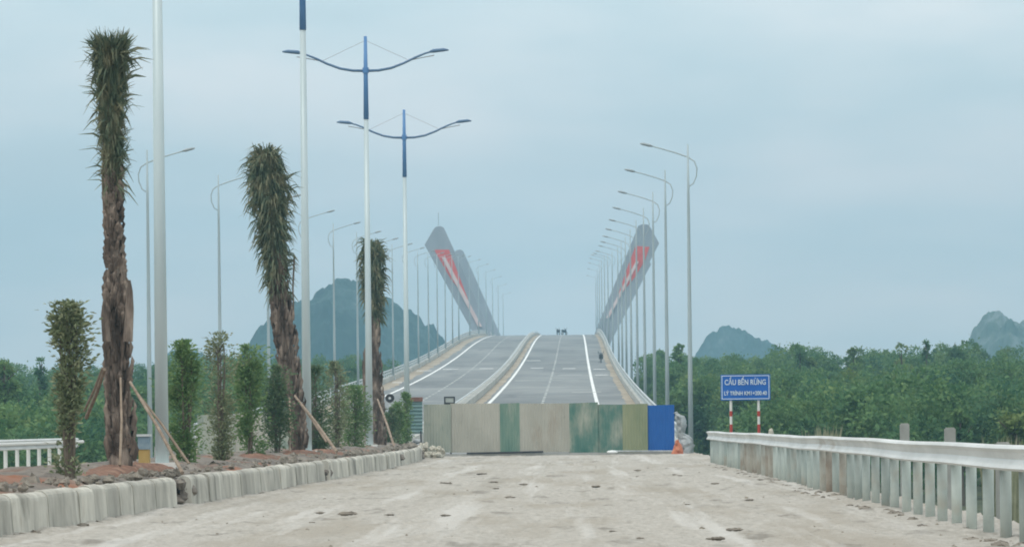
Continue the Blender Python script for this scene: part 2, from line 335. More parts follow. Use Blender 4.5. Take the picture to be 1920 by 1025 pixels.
# soil clods along the planting strip
mb = MB()
for k in range(700):
    y = 40 + 140 * random.random() ** 1.4; x = XK(y) - random.uniform(.18, 1.0) ; r = random.uniform(.02, .075) * (1 + (random.random() < .1))
    mb.blob((x, y, .49 + random.uniform(-.02, .05)), (r, r * 1.3, r * .8), 6, 4, .35)
tag(obj('soil_clods', mb, M['dirt']), 'crumbled dark grey soil lying along the top of the kerb', 'soil', kind='stuff')
mb = MB()
for k in range(2400):
    y = 40 + 145 * random.random() ** 1.3; x = random.uniform(XK(y) + .1, XR(y) + .6)
    if random.random() < .3: x = XR(y) + random.uniform(-.5, .5)
    if random.random() < .18: x = XK(y) + random.uniform(.0, .3)
    r = random.uniform(.007, .018) * (1 + (random.random() < .05)); mb.blob((x, y, r * .3), (r, r * 1.4, r * .7), 5, 3, .35)
tag(obj('loose_stones', mb, M['dirt2']), 'small loose stones scattered over the gravel road', 'gravel', kind='stuff')
mb = MB(); rr = random.Random(12)
for k in range(260):
    y = 44 + 100 * rr.random(); q = rr.random(); x = XR(y) - rr.uniform(-.1, .35) if q < .6 else XK(y) + rr.uniform(.02, .14)
    r = rr.uniform(.03, .1); mb.blob((x, y, .0), (r, r * 2.5, r * .4), 8, 4, .35, rr)
tag(obj('mud_crumbs', mb, M['dirt']), 'brown mud crumbs gathered along the foot of the guardrail and kerb', 'mud', kind='stuff')
# larger clods lying on the road
proto = None
clods = [(903, 890), (930, 918), (958, 935), (925, 906), (836, 908), (585, 983), (600, 967), (655, 969), (730, 970), (835, 973), (1290, 950), (1405, 943), (1341, 910),
         (1275, 895), (1265, 893), (1195, 885), (1150, 1002), (1200, 1015), (1342, 1018), (1195, 896), (760, 862), (1380, 1000), (1500, 905), (1455, 885), (1215, 880), (1115, 915), (980, 912)]
for i, (px, py) in enumerate(clods):
    dx, dy = px - PX, py - PY
    Yc = CAMZ * F / (dx * SR + dy * CR); x = (dx * CR - dy * SR) * Yc / F
    mb = MB(); sz = random.uniform(.07, .13) * min(1, Yc / 110) * .85
    if proto is None or i < 6:
        mb.blob((x, Yc, .03), (sz * 1.25, sz * 1.1, sz * .16), 11, 5, .45)
        for q in range(7): mb.blob((x + random.uniform(-1, 1) * sz, Yc + random.uniform(-.6, .6) * sz, .03), (sz * random.uniform(.15, .5), sz * random.uniform(.3, .9), sz * random.uniform(.1, .26)), 9, 6, .3)
        o = obj('dirt_clod', mb, M['dirt'], org=(x, Yc, 0)); protos = (protos + [o]) if proto else [o]; proto = o
    else:
        o = random.choice(protos).copy(); col.objects.link(o); o.location = (x, Yc, .02); s = random.uniform(.6, 1.2); o.scale = (s, s, s); o.rotation_euler = (0, 0, random.uniform(0, 6))
    tag(o, 'flat dark clod of dried mud lying on the pale gravel road', 'dirt clod', 'mud clods scattered over the road')
# ------------------------------------------------------------------ kerb
kb = []
for v in range(5):
    m_ = MB(); L = 1.44; n = 16; sec = []
    for q in np.linspace(0, math.pi, 9): sec.append((-.115 + .115 * math.cos(q), .39 + .095 * math.sin(q)))
    sec = [(0.035, -.05), (.02, .1)] + sec + [(-.24, -.05)]
    rr = random.Random(v); sc = lambda s: 1
    V = []; Fc = []; mm = len(sec)
    for j in range(n + 1):
        u = j / n; e = .012 if j in (0, n) else 0
        for x, z in sec:
            cx, cz = -.11, .2
            V.append((cx + (x - cx) * (1 - e * 3) + rr.uniform(-.003, .003), -L / 2 + L * u, cz + (z - cz) * (1 - e * 2) + rr.uniform(-.003, .003)))
    for j in range(n):
        for k in range(mm): q = (k + 1) % mm; Fc.append((j * mm + k, j * mm + q, (j + 1) * mm + q, (j + 1) * mm + k))
    Fc += [tuple(range(mm - 1, -1, -1)), tuple(n * mm + k for k in range(mm))]
    m_.add(V, Fc); kb.append(m_)
protos = []
y = 42.0; i = 0
gaps = [(72.5, 74.4), (104.5, 106.2), (140.5, 141.6), (166.5, 167.4)]
while y < 176:
    if any(a < y < b for a, b in gaps): y += .3; continue
    if len(protos) < 5:
        o = obj('kerb_block', kb[i], M['kerb'], org=(0, 0, 0), smooth=False); protos.append(o)
    else:
        o = random.choice(protos[:5]).copy(); col.objects.link(o)
    sl = (float(XK(y + .5)) - float(XK(y - .5)))
    o.location = (float(XK(y)) + random.uniform(-.016, .016), y, random.uniform(-.012, .012) - .01)
    o.rotation_euler = (random.uniform(-.008, .008), random.uniform(-.02, .02), -math.atan(sl) + random.uniform(-.012, .012))
    seg = sum(y > g_[0] for g_ in gaps)
    tag(o, 'streaked round-topped concrete kerb block ' + ['nearer than the first gap in the kerb', 'between the first and second gaps in the kerb', 'between the second and third gaps in the kerb', 'between the third and fourth gaps in the kerb', 'past the last gap, by the fence end'][seg], 'kerb block', 'concrete kerb blocks, stretch %d' % (seg + 1))
    y += 1.45 + random.uniform(0, .008); i += 1
for gi, (a, b) in enumerate(gaps):
    mb = MB(); rr = random.Random(gi)
    for q in range(16): mb.blob((float(XK(a)) - rr.uniform(.0, .25), rr.uniform(a - .2, b), rr.uniform(0, .36)), (rr.uniform(.08, .14), .25, rr.uniform(.06, .12)), 7, 5, .25, rr)
    tag(obj('mud_heap', mb, M['soil'], org=(float(XK(a)), a, 0)), ['dark mud spilled through the nearest gap in the kerb', 'grey mud filling the second gap in the kerb, by the leaning palm', 'small grey mud plug in the kerb between the middle and far palms', 'thin grey mud plug in the far end of the kerb'][gi], 'mud heap')
mb = MB(); rr = random.Random(4)
for q in range(26):
    mb.blob((-5.5 - rr.uniform(-.5, .35), rr.uniform(174, 181), rr.uniform(0, .45)), (rr.uniform(.08, .2), rr.uniform(.2, .5), rr.uniform(.06, .16)), 7, 5, .3, rr)
tag(obj('rubble_heap', mb, M['palerock'], org=(-5.6, 178, 0)), 'pale broken concrete heaped where the kerb ends by the fence', 'rubble')

# ------------------------------------------------------------------ right guardrail
def wbeam(h=.25):
    o = [(.03, h), (-.055, h * .97), (-.085, h * .86), (-.05, h * .7), (-.03, h * .45), (-.055, h * .24), (-.09, h * .1), (-.05, 0)]
    return o + [(x + .008, z) for x, z in o[::-1]]
gr = thing('guardrail', (4.1, 100, 0), 'long galvanised guardrail with round posts along the right edge of the gravel road', 'guardrail')
ysr = np.arange(38, 143.1, .5)
wob = lambda y: .006 * math.sin(y * .19) + .004 * math.sin(y * .47 + 1) + .705
obj('rail', MB().sweep(wbeam(), ysr, wob, lambda y: float(XR(y)) + .012 * math.sin(y * .5)), M['rail'], gr)
pm = None; y = 38.6
while y < 143.2:
    x = float(XR(y)) + .09
    if pm is None:
        mb = MB().tube([(x, y, -.3), (x, y, .88)], .06, 14); pm = obj('post', mb, M['post'], gr, smooth=False); base = (x, y)
        for p_ in pm.data.polygons: p_.use_smooth = len(p_.vertices) == 4
    else:
        o = pm.copy(); col.objects.link(o); o.parent = gr; o.location = (x - base[0] + random.uniform(-.012, .012), y - base[1], random.uniform(-.02, .01))
        px_ = PX + x * F / y
        if 1388 < px_ < 1446 or 1540 < px_ < 1562 or 1576 < px_ < 1592:
            o.data = rusty if 'rusty' in globals() else o.data.copy(); rusty = o.data; rusty.materials.clear(); rusty.materials.append(M['rust']); o['label'] = 'post with rusty brown mud stains'
    y += 2.0
# left guardrail
gl = thing('guardrail', (-16.4, 145, 0), 'short white painted guardrail with widely spaced posts beyond the left roadway', 'guardrail')
xl = lambda y: -16.45
obj('rail', MB().sweep([(-x, z * 1.15) for x, z in wbeam(.27)], np.arange(120, 159, 1.0), lambda y: .62, xl), M['rail'], gl)
obj('rail_cap', MB().tube([(-16.36, 120, .8), (-16.36, 159.2, .8)], .05, 8), M['postwhite'], gl)
pm = None
for y in np.arange(121.6, 159, 2.9):
    if pm is None: pm = obj('post', MB().tube([(-16.53, y, -.4), (-16.53, y, .86)], .058, 12), M['postwhite'], gl); b0 = y
    else: o = pm.copy(); col.objects.link(o); o.parent = gl; o.location = (0, y - b0, 0)

# ------------------------------------------------------------------ bridge
SY = [186, 400, 620, 850, 1080, 1400]; SS = [.018, .0245, .034, .0186, 0, -.026]
_yy = np.arange(186, 1401, 1.0); _zz = np.concatenate([[0], np.cumsum(np.interp(_yy[:-1] + .5, SY, SS))])
zd = lambda y: float(np.interp(y, _yy, _zz)) if y > 186 else 0.0
st = list(np.arange(190, 1390, 8.0))
br = thing('bridge', (-6.2, 190, 0), 'long grey road bridge with white edge lines, rising to a crest between leaning pylons', 'bridge')
obj('deck', MB().sweep([(-16.8, .01), (4.6, .01), (4.6, -.35), (1.5, -1.6), (-13.7, -1.6), (-16.8, -.35)], st, zd), M['asphalt'], br)
def strip(name, x0, x1, ys_, m, dz=.018, lab=None, jit=0):
    V = []; Fc = []
    for j, y in enumerate(ys_):
        z = zd(y) + dz; a = random.uniform(-jit, jit); V += [(x0, y, z), (x1 + a, y, z)] if jit < 0 or x1 > x0 else [(x0, y, z), (x1 + a, y, z)]
    for j in range(len(ys_) - 1): Fc.append((2 * j, 2 * j + 1, 2 * j + 3, 2 * j + 2))
    m_ = MB(); m_.add(V, Fc); return m_
e = [obj('edge_line', strip('', a, b, st, 0), M['paint'], br) for a, b in ((1.28, 1.52), (-5.87, -5.63), (-14.1, -13.86))]
e.append(obj('edge_line', strip('', -7.75, -7.6, st, 0), M['wornpaint'], br))
for xc in (-2.2, -10.6):
    mb = MB(); y = 194
    while y < 1300:
        L = 5.2; ys_ = [y, y + L]; q = strip('', xc - .09, xc + .09, ys_, 0); mb.add(q.v, q.f); y += 8
    tag(obj('lane_dashes', mb, M['wornpaint'], br), 'faint worn lane dashes')
# sand drifts beside the parapets
sts = list(np.arange(190, 1300, 4.0))
obj('sand_drift', strip('', 3.86, 3.3, sts, 0, .012, jit=.12), M['sand'], br)
obj('sand_drift', strip('', -6.72, -6.08, sts, 0, .012, jit=.1), M['sand'], br)
obj('sand_drift', strip('', -16.35, -15.0, sts, 0, .012, jit=.22), M['sand'], br)
# joints and small painted marks
def deckat(px, py):
    best = None
    for y in np.arange(195, 860, .5):
        z = at(px, py, y)[2]
        if z <= zd(y): return at(px, py, y)[0], y
    return at(px, py, 850)[0], 850
for (px, py, wd) in ((795, 695, 1.5), (845, 692, 1.6), (912, 691, 1.4), (1007, 690, 1.3), (1067, 691, 1.3), (1124, 692, 1.2), (1025, 713, 5.6), (1068, 703, 2.2), (1128, 703, 1.2), (1100, 735, 2.2), (1000, 676, 1.6), (815, 753, 2.2), (745, 717, .9)):
    x, y = deckat(px, py); ys_ = [y - 1.0, y + 1.0]; zz = [zd(v) for v in ys_]
    m_ = MB().add([(x - wd / 2, ys_[0], zz[0] + .02), (x + wd / 2, ys_[0], zz[0] + .02), (x + wd / 2, ys_[1], zz[1] + .02), (x - wd / 2, ys_[1], zz[1] + .02)], [(0, 1, 2, 3)])
    obj('paint_mark', m_, M['wornpaint'] if wd > 1.6 else M['paint'], br)
for jy in (232, 268, 305, 345, 385, 430, 470, 520, 575, 640, 720):
    obj('expansion_joint', strip('', -16.2, 3.8, [jy, jy + .5], 0, .016), M['dark'] if jy in (305, 470) else M['wornpaint'], br)
# parapets, rails and posts
def parapet(x0, x1, h):
    obj('parapet', MB().sweep([(x0, 0), (x0, h), (x0 + .05, h + .02), (x1 - .05, h + .02), (x1, h), (x1, 0)], st, zd), M['parapet'], br)
parapet(3.9, 4.4, .42); parapet(-16.7, -16.3, .42); parapet(-7.3, -6.75, .45)
for xc in (4.1, -16.5):
    for hz in (.72, .98):
        m_ = MB().sweep([(xc + .05 * math.cos(a), hz + .05 * math.sin(a)) for a in np.linspace(0, 2 * math.pi, 9)[:-1]], st, zd); obj('rail', m_, M['galv'], br)
    pm = None; rest = MB()
    for k, y in enumerate(np.arange(191, 1300, 4.0)):
        if k < 48:
            if pm is None: pm = obj('rail_post', MB().box(xc - .05, xc + .05, y - .04, y + .04, zd(y) + .4, zd(y) + 1.02), M['galv'], br); b0 = y
            else: o = pm.copy(); col.objects.link(o); o.parent = br; o.location = (0, y - b0, zd(y) - zd(b0))
        else: rest.box(xc - .05, xc + .05, y - .04, y + .04, zd(y) + .4, zd(y) + 1.02)
    tag(obj('rail_post', rest, M['galv'], br), kind='stuff')
m_ = MB().sweep([(-7.02 + .05 * math.cos(a), .7 + .05 * math.sin(a)) for a in np.linspace(0, 2 * math.pi, 9)[:-1]], st, zd); obj('rail', m_, M['galv'], br)
for y in np.arange(240, 1100, 60):
    if y in (900,): continue
    for xx in (-12.5, 0): obj('pier', MB().tube([(xx, y, LOW - .5), (xx, y, zd(y) - 1.55)], .9, 12), M['concrete'], br)
# pylons
legL = [(796, 459), (814, 428), (818, 425), (827, 424), (832, 427), (850, 466), (917, 618), (925, 645), (895, 645), (886, 622)]
legR = [(1197, 423), (1205, 420), (1215, 421), (1220, 427), (1236, 456), (1207, 512), (1150, 622), (1142, 645), (1110, 645), (1116, 622), (1189, 443)]
redL = [(814, 468), (842, 468), (852, 494), (878, 562), (846, 524)]; redR = [(1192, 461), (1218, 463), (1209, 489), (1190, 520), (1156, 562), (1176, 502)]
strL = [(828, 482), (835, 482), (904, 612), (896, 612)]; strR = [(1192, 490), (1198, 490), (1142, 596), (1136, 596)]
YP = 905.0
def leg(poly, red, strp, dy, dz):
    P = [at(a, b, YP) for a, b in poly]; P = [(x, y + dy, z + dz) for x, y, z in P]
    if sum((P[i][0] * P[(i + 1) % len(P)][2] - P[(i + 1) % len(P)][0] * P[i][2]) for i in range(len(P))) < 0: P = P[::-1]
    L = obj('pylon_leg', MB().prism(P, 3.6), M['pylon'], br)
    if dy > 0: pass
    if dy > 0: return L
    Q = [at(a, b, YP) for a, b in red]; Q = [(x, y + dy - .12, z + dz) for x, y, z in Q]
    if sum((Q[i][0] * Q[(i + 1) % len(Q)][2] - Q[(i + 1) % len(Q)][0] * Q[i][2]) for i in range(len(Q))) < 0: Q = Q[::-1]
    obj('red_panel', MB().prism(Q, .117), M['redpanel'], L)
    Q = [at(a, b, YP) for a, b in strp]; Q = [(x, y + dy - .3, z + dz) for x, y, z in Q][::-1]
    obj('cable_cover', MB().prism(Q, .29), M['pinkstripe'], L)
    return L
for dy in (0, 155):
    dz = zd(YP + dy) - zd(YP)
    leg(legL, redL, strL, dy, dz); leg([(a + (9 if dy else 0), b) for a, b in legR], redR, strR, dy, dz)
    # finial rod on the leg top
rod = MB().tube([at(822, 425, YP + 1.8), at(822, 398, YP + 1.8)], .05, 6); obj('lightning_rod', rod, M['lamp'], br)
rod = MB().tube([at(1207, 421, YP + 1.8), at(1206, 396, YP + 1.8)], .05, 6); obj('lightning_rod', rod, M['lamp'], br)

# ------------------------------------------------------------------ curved-arm lamps on the bridge
LS = []
lp = thing('street_lamp', (0, 0, 0), 'x', 'street lamp')
obj('pole', MB().tube([(0, 0, -.2), (0, 0, 4), (0, 0, 10), (0, 0, 12.05)], [.1, .085, .052, .03], 12), M['thinpole'], lp, smooth=True)
obj('base_plate', MB().box(-.2, .2, -.2, .2, -.2, .03), M['galv'], lp)
arc = [(0.02, 10.4), (.2, 10.52), (.32, 10.8), (.35, 11.1), (.25, 11.38), (0, 11.55), (-.5, 11.73), (-1.0, 11.88), (-1.45, 12.0)]
obj('arm', MB().tube([(x, 0, z) for x, z in arc], [.018, .02, .022, .022, .024, .026, .026, .025, .024], 8), M['thinpole'], lp, smooth=True)
hd = MB().tube([(-1.38, 0, 11.99), (-1.5, 0, 12.02), (-1.75, 0, 12.08), (-1.87, 0, 12.1)], [.03, .06, .052, .02], 10, sy=1.6); obj('lamp_head', hd, M['lamp'], lp, smooth=True)
ordn = ['nearest', 'second nearest', 'third nearest', 'fourth nearest', 'fifth nearest', 'sixth nearest']
for k in range(29):
    y = 186 + 35.0 * k
    for side in (1, -1):
        if k > (22 if side == 1 else 26) or (k > (8 if side == 1 else 14) and k % 2): continue
        o = lp if (k == 0 and side == 1) else copy_tree(lp)
        o.location = (4.22 if side == 1 else -16.35, y + (1.0 if k == 0 else 0), zd(y) if k == 0 else zd(y) + .15)
        if k == 0: o.location.x += .25 * side
        if side == -1: o.rotation_euler = (0, 0, math.pi)
        sd_ = 'right' if side == 1 else 'left'
        if k < 6: tag(o, f"{ordn[k]} curved-arm street lamp in the row along the {sd_} edge of the bridge", 'street lamp', f'curved-arm lamps along the {sd_} side of the bridge')
        else: tag(o, f"small hazy street lamp beyond the sixth in the row along the bridge's {sd_} edge", 'street lamp', f'distant curved-arm lamps along the {sd_} side of the bridge')
# ------------------------------------------------------------------ double-arm lamps on the planting strip
dl = thing('double_street_lamp', (0, 0, 0), 'x', 'street lamp')
obj('pole', MB().tube([(0, 0, -.1), (0, 0, 4), (0, 0, 10.2)], [.115, .098, .072], 16), M['pole'], dl, smooth=True)
obj('base_plate', MB().box(-.24, .24, -.24, .24, -.12, .035), M['postwhite'], dl)
obj('upper_pole', MB().tube([(0, 0, 10.19), (0, 0, 11.6), (0, 0, 12.78)], [.082, .068, .05], 12), M['bluepole'], dl, smooth=True)
obj('arm_hub', MB().tube([(0, 0, 11.63), (0, 0, 11.8)], .1, 12), M['bluepole'], dl)
ap = [(0, 11.7), (.4, 11.71), (.8, 11.78), (1.2, 11.93), (1.55, 12.1), (1.85, 12.22), (2.1, 12.29)]
for s in (1, -1):
    a = obj('arm', MB().tube([(s * x, 0, z) for x, z in ap], [.045, .042, .04, .037, .034, .03, .028], 8), M['arm'], dl, smooth=True)
    obj('lower_rod', MB().tube([(s * 1.45, 0, 12.03), (s * 1.8, 0, 12.1), (s * 2.15, 0, 12.16)], .014, 6), M['wire'], a)
    obj('lamp_head', MB().tube([(s * 2.0, 0, 12.27), (s * 2.12, 0, 12.3), (s * 2.45, 0, 12.33), (s * 2.6, 0, 12.32)], [.03, .062, .055, .02], 8), M['arm'], dl, smooth=True)
    obj('stay_wire', MB().tube([(0, 0, 12.65), (s * 1.35, 0, 12.02)], .006, 5), M['wire'], dl)
labs = ['nearest thick white lamp pole on the planting strip, its top out of the picture', 'second white lamp pole, blue top cut off by the picture, beside the leaning palm',
        'tall white and blue double-arm street lamp in front of the far palm', 'farthest and smallest white and blue double-arm street lamp, right by the fence end']
for k, (y, px, py) in enumerate(((80, 304, 862), (116, 576, 838), (150, 693, 838), (185, 764, 838))):
    o = dl if k == 0 else copy_tree(dl)
    x = at(px, py, y)[0]; o.location = (x, y, .6)
    tag(o, labs[k], 'street lamp', 'double-arm street lamps on the planting strip')

# ------------------------------------------------------------------ hoarding across the road
def ribbed(x0, x1, z0, z1, y, amp=.007, pitch=.11, skew=0):
    n = max(4, int((x1 - x0) / pitch * 4)); V = []; Fc = []
    for i in range(n + 1):
        u = i / n; x = x0 + (x1 - x0) * u; d = amp * (1 if (i % 4) in (0, 1) else -1)
        V += [(x, y + d, z0), (x, y + d, z1 + skew * u), (x, y + d + .01, z1 + skew * u), (x, y + d + .01, z0)]
    for i in range(n):
        a, b = 4 * i, 4 * i + 4; Fc += [(a, b, b + 1, a + 1), (a + 1, b + 1, b + 2, a + 2), (a + 2, b + 2, b + 3, a + 3), (a + 3, b + 3, b, a)]
    Fc += [(0, 1, 2, 3), (4 * n + 3, 4 * n + 2, 4 * n + 1, 4 * n)]
    return MB().add(V, Fc)
ho = thing('hoarding', (-1, 186, 0), 'patchwork fence of ribbed metal sheets closing the road before the bridge', 'fence')
pan = [(795, 846, 'greygreen', 'grey-green stained sheet', 757), (845, 938, 'tan', 'wide grey tan sheet', 755), (938, 975, 'green', 'narrow worn green sheet', 756), (974, 1069, 'tan', 'second wide grey tan sheet', 755),
       (1068, 1122, 'teal', 'stained teal green sheet with pale scratches', 755), (1121, 1169, 'teal', 'dull green sheet with pale scratches', 757), (1168, 1215, 'olive', 'olive sheet', 757), (1214, 1265, 'blue', 'bright blue sheet at the right end', 759)]
for i, (a, b, m_, lab, yt) in enumerate(pan):
    y = 186 + .035 * (i % 2) + .02 * (i % 3); p0 = at(a, 846, y); p1 = at(b, yt, y)
    o = obj('sheet', ribbed(p0[0], at(b, 846, y)[0], p0[2] - .04, p1[2], y, skew=random.uniform(-.035, .035)), M[m_], ho); o['label'] = lab
for px in (796, 845, 938, 1000, 1068, 1122, 1168, 1214, 1262):
    x = at(px, 800, 186.15)[0]; obj('post', MB().tube([(x, 186.17, -.1), (x, 186.17, 1.93)], .03, 8), M['dark'], ho)
obj('cross_beam', MB().box(at(796, 800, 186)[0], at(1262, 800, 186)[0], 186.2, 186.25, 1.5, 1.56), M['dark'], ho)
obj('footing', MB().box(at(792, 800, 186)[0], at(1268, 800, 186)[0], 185.7, 185.94, -.1, .1), M['concrete'], ho)
x0 = at(880, 848, 185.6)[0]; x1 = at(975, 848, 185.6)[0]
tag(obj('timber_beam', MB().tube([(x0 - .1, 185.6, .12), (x1 + .9, 185.62, .155)], .04, 8), M['dark']), 'thin dark beam lying along the foot of the fence', 'beam')
x0 = at(1150, 848, 185.5)[0]; x1 = at(1262, 848, 185.5)[0]
tag(obj('white_pipe', MB().tube([(x0, 185.62, .15), (x1, 185.6, .13)], .03, 8), M['plastic']), 'pale pipe lying at the foot of the olive and blue sheets', 'pipe')
for px, lab in ((813, 'flat white sack at the foot of the left grey-green sheet'), (1148, 'flat white sack at the foot of the teal green sheet')):
    x, y, z = at(px, 845, 185.4); tag(obj('sack', MB().blob((x, y, .12), (.22, .14, .07), 14, 8, .04), M['whitebag'], org=(x, y, 0), smooth=True), lab, 'sack', 'white sacks at the fence foot')
# flood lamp on the fence top
x, y, z = at(843, 757, 186.3); fl = thing('flood_lamp', (x, 186.3, 1.95), 'small dark framed flood lamp on top of the fence, near its left end', 'lamp')
mb = MB().box(x - .21, x - .16, 186.2, 186.4, 2.0, 2.33).box(x + .16, x + .21, 186.2, 186.4, 2.0, 2.33).box(x - .16, x + .16, 186.2, 186.4, 2.28, 2.33).box(x - .16, x + .16, 186.2, 186.4, 2.0, 2.1)
obj('housing', mb, M['dark'], fl); obj('glass', MB().box(x - .155, x + .155, 186.22, 186.3, 2.105, 2.275), M['glass'], fl)
obj('bracket', MB().box(x - .05, x + .05, 186.25, 186.33, 1.85, 2.0), M['dark'], fl)
# round lamp on a thin post behind the shrubs
x, y, z = at(731, 746, 184.0); wl = thing('warning_lamp', (x, y, 0), 'round dark warning lamp on a slim post behind the farthest shrubs', 'lamp')
obj('post', MB().tube([(x, y, 0), (x, y, z - .15)], .035, 8), M['galv'], wl)
obj('lamp_body', MB().tube([(x, y - .07, z), (x, y + .07, z)], .17, 20), M['dark'], wl); obj('lens', MB().tube([(x, y - .09, z), (x, y - .065, z)], .05, 16), M['galv'], wl)
# second hoarding over the left roadway
h2 = thing('hoarding', (-11.5, 188, 0), 'dull grey sheet fence across the left roadway, half hidden by shrubs', 'fence')
for i, (a, b, m_) in enumerate(((370, 440, 'greygreen'), (439, 520, 'tan'), (519, 600, 'greygreen'), (599, 690, 'tan'), (689, 768, 'greygreen'))):
    y = 188 + .04 * (i % 2); obj('sheet', ribbed(at(a, 800, y)[0], at(b, 800, y)[0], .02, 1.72 + .04 * (i % 3), y), M[m_], h2)
    xx = at(a, 800, y)[0]; obj('post', MB().tube([(xx + .1, y + .12, 0), (xx + .1, y + .12, 1.7)], .03, 8), M['dark'], h2)
# ribbed crate at the left end of the fence
x0 = at(766, 790, 185)[0]; x1 = at(792, 790, 185)[0]; zt = at(780, 752, 185)[2]
cb = thing('sheet_stack', ((x0 + x1) / 2, 185, 0), 'teal ribbed metal screen with a rusty cap beside the left end of the fence', 'metal screen')
V = []; Fc = []; n = 36
for i in range(n + 1):
    z = .9 + (zt - .9) * i / n; d = .03 * (1 if i % 4 < 2 else -1); V += [(x0, 185 + d, z), (x1, 185 + d, z), (x1, 185.09 + d, z), (x0, 185.09 + d, z)]
for i in range(n):
    for k in range(4): q = (k + 1) % 4; Fc.append((4 * i + k, 4 * i + q, 4 * i + 4 + q, 4 * i + 4 + k))
Fc += [(3, 2, 1, 0), (4 * n, 4 * n + 1, 4 * n + 2, 4 * n + 3)]
obj('ribbed_sheet', MB().add(V, Fc), M['tealrib'], cb)
obj('cap', MB().box(x0 - .02, x1 + .02, 184.93, 185.15, zt + .003, zt + .16), M['redbrown'], cb)
obj('leg', MB().box(x0 + .03, x0 + .09, 185.0, 185.06, -.05, .88), M['dark'], cb); obj('leg', MB().box(x1 - .09, x1 - .03, 185.0, 185.06, -.05, .88), M['dark'], cb)
mb = MB(); rr = random.Random(3)
for q in range(14): mb.blob((rr.uniform(x0, x1), rr.uniform(183.4, 184.4), rr.uniform(.1, .85)), (rr.uniform(.1, .2), .2, rr.uniform(.08, .14)), 8, 6, .25, rr)
tag(obj('sandbag_pile', mb, M['plastic'], org=(x0, 184, 0), smooth=True), 'grey white bags piled below the teal ribbed screen', 'bag pile')
x, y, z = at(790, 848, 182)
tag(obj('stake', MB().tube([(x, y, -.1), (x - .01, y, 1.02)], .025, 8), M['dark'], org=(x, y, 0)), 'thin black stake standing in front of the left end of the fence', 'stake')
# plastic sheet and orange bag at the right end
def crumple(pts, Y, dep, amp, seed, name, m_, lab, cat):
    """closed crumpled sheet: outline strip of left/right px borders by row"""
    rows = len(pts) * 5; V = []; cols = 12
    ysn = np.linspace(0, len(pts) - 1, rows)
    L = np.array([p[0] for p in pts]); Rr = np.array([p[1] for p in pts]); Yp = np.array([p[2] for p in pts])
    A = np.zeros((rows, cols, 3))
    for i, s_ in enumerate(ysn):
        l = np.interp(s_, range(len(pts)), L); r_ = np.interp(s_, range(len(pts)), Rr); py = np.interp(s_, range(len(pts)), Yp)
        for j in range(cols):
            p = at(l + (r_ - l) * j / (cols - 1), py, Y); d = amp * (fbm(i * .35, j * .5, 3, seed) - .45) * 2
            A[i, j] = (p[0] + d * .4, p[1] + d - dep * math.sin(math.pi * j / (cols - 1)), p[2] + d * .3)
    o = grid(name, A[..., 0], A[..., 1], A[..., 2], m_); s = o.modifiers.new('s', 'SOLIDIFY'); s.thickness = .01
    return tag(o, lab, cat)
crumple([(1265, 1270, 772), (1266, 1284, 782), (1267, 1287, 797), (1268, 1284, 812), (1270, 1300, 822), (1272, 1301, 836), (1270, 1292, 852)], 184.6, .25, .22, 5, 'plastic_sheet', M['plastic'], 'crumpled pale plastic sheet draped beside the blue sheet', 'plastic sheet')
crumple([(1268, 1272, 824), (1263, 1279, 838), (1257, 1283, 856)], 184.0, .2, .12, 8, 'orange_bag', M['orange'], 'faded orange bag slumped at the foot of the blue sheet', 'bag')

# ------------------------------------------------------------------ road sign
ys_ = 150.0
c0 = at(1351, 702, ys_); c1 = at(1444, 750, ys_); cx = (c0[0] + c1[0]) / 2; zt, zb = c0[2], at(1351, 750, ys_)[2]
x0, x1 = c0[0], at(1444, 702, ys_)[0]
sg = thing('road_sign', (cx, ys_, -.6), 'blue bridge name sign on two red and white striped posts behind the right guardrail', 'sign')
pa = obj('sign_panel', MB().box(x0, x1, ys_, ys_ + .03, zb, zt), M['signblue'], sg)
mb = MB(); t_ = .022; g_ = .03
mb.box(x0 + g_, x1 - g_, ys_ - .006, ys_, zt - g_ - t_, zt - g_).box(x0 + g_, x1 - g_, ys_ - .006, ys_, zb + g_, zb + g_ + t_)
mb.box(x0 + g_, x0 + g_ + t_, ys_ - .006, ys_, zb + g_ + t_, zt - g_ - t_).box(x1 - g_ - t_, x1 - g_, ys_ - .006, ys_, zb + g_ + t_, zt - g_ - t_)
obj('border', mb, M['signwhite'], pa)
def text(body, x, z, size, width):
    cu = bpy.data.curves.new('lettering', 'FONT'); cu.body = body; cu.size = size; cu.align_x = 'CENTER'; cu.align_y = 'CENTER'; cu.extrude = .003; cu.offset = .004
    tmp = bpy.data.objects.new('tmp', cu); col.objects.link(tmp); dg = bpy.context.evaluated_depsgraph_get(); me = bpy.data.meshes.new_from_object(tmp.evaluated_get(dg))
    wd = tmp.dimensions.x or 1; bpy.data.objects.remove(tmp)
    xs_ = [v.co.x for v in me.vertices]; wd = max(xs_) - min(xs_)
    me.materials.clear(); o = link('lettering', me, M['signwhite'], pa)
    o.location = (x - sg.location.x, -.0105, z - sg.location.z); o.rotation_euler = (R(90), 0, 0); o.scale = (width / wd, 1, 1)
text('CẦU BẾN RỪNG', cx, zt - .25, .23, (x1 - x0) * .83)
text('LÝ TRÌNH KM1+200.40', cx, zb + .21, .17, (x1 - x0) * .86)
for px in (1370.5, 1422.5):
    X0 = at(px, 760, ys_ + .05)[0]; zz = zb + .01
    p = obj('post', MB().tube([(X0, ys_ + .075, -.9), (X0, ys_ + .075, zt - .05)], .042, 12), M['postwhite'], sg)
    za, zb2, zc, zd2 = at(px, 770, ys_)[2], at(px, 780, ys_)[2], at(px, 795, ys_)[2], at(px, 812, ys_)[2]
    for a, b in ((za, zb2), (zc, zd2)): obj('red_band', MB().tube([(X0, ys_ + .075, b), (X0, ys_ + .075, a)], .046, 12), M['postred'], p)
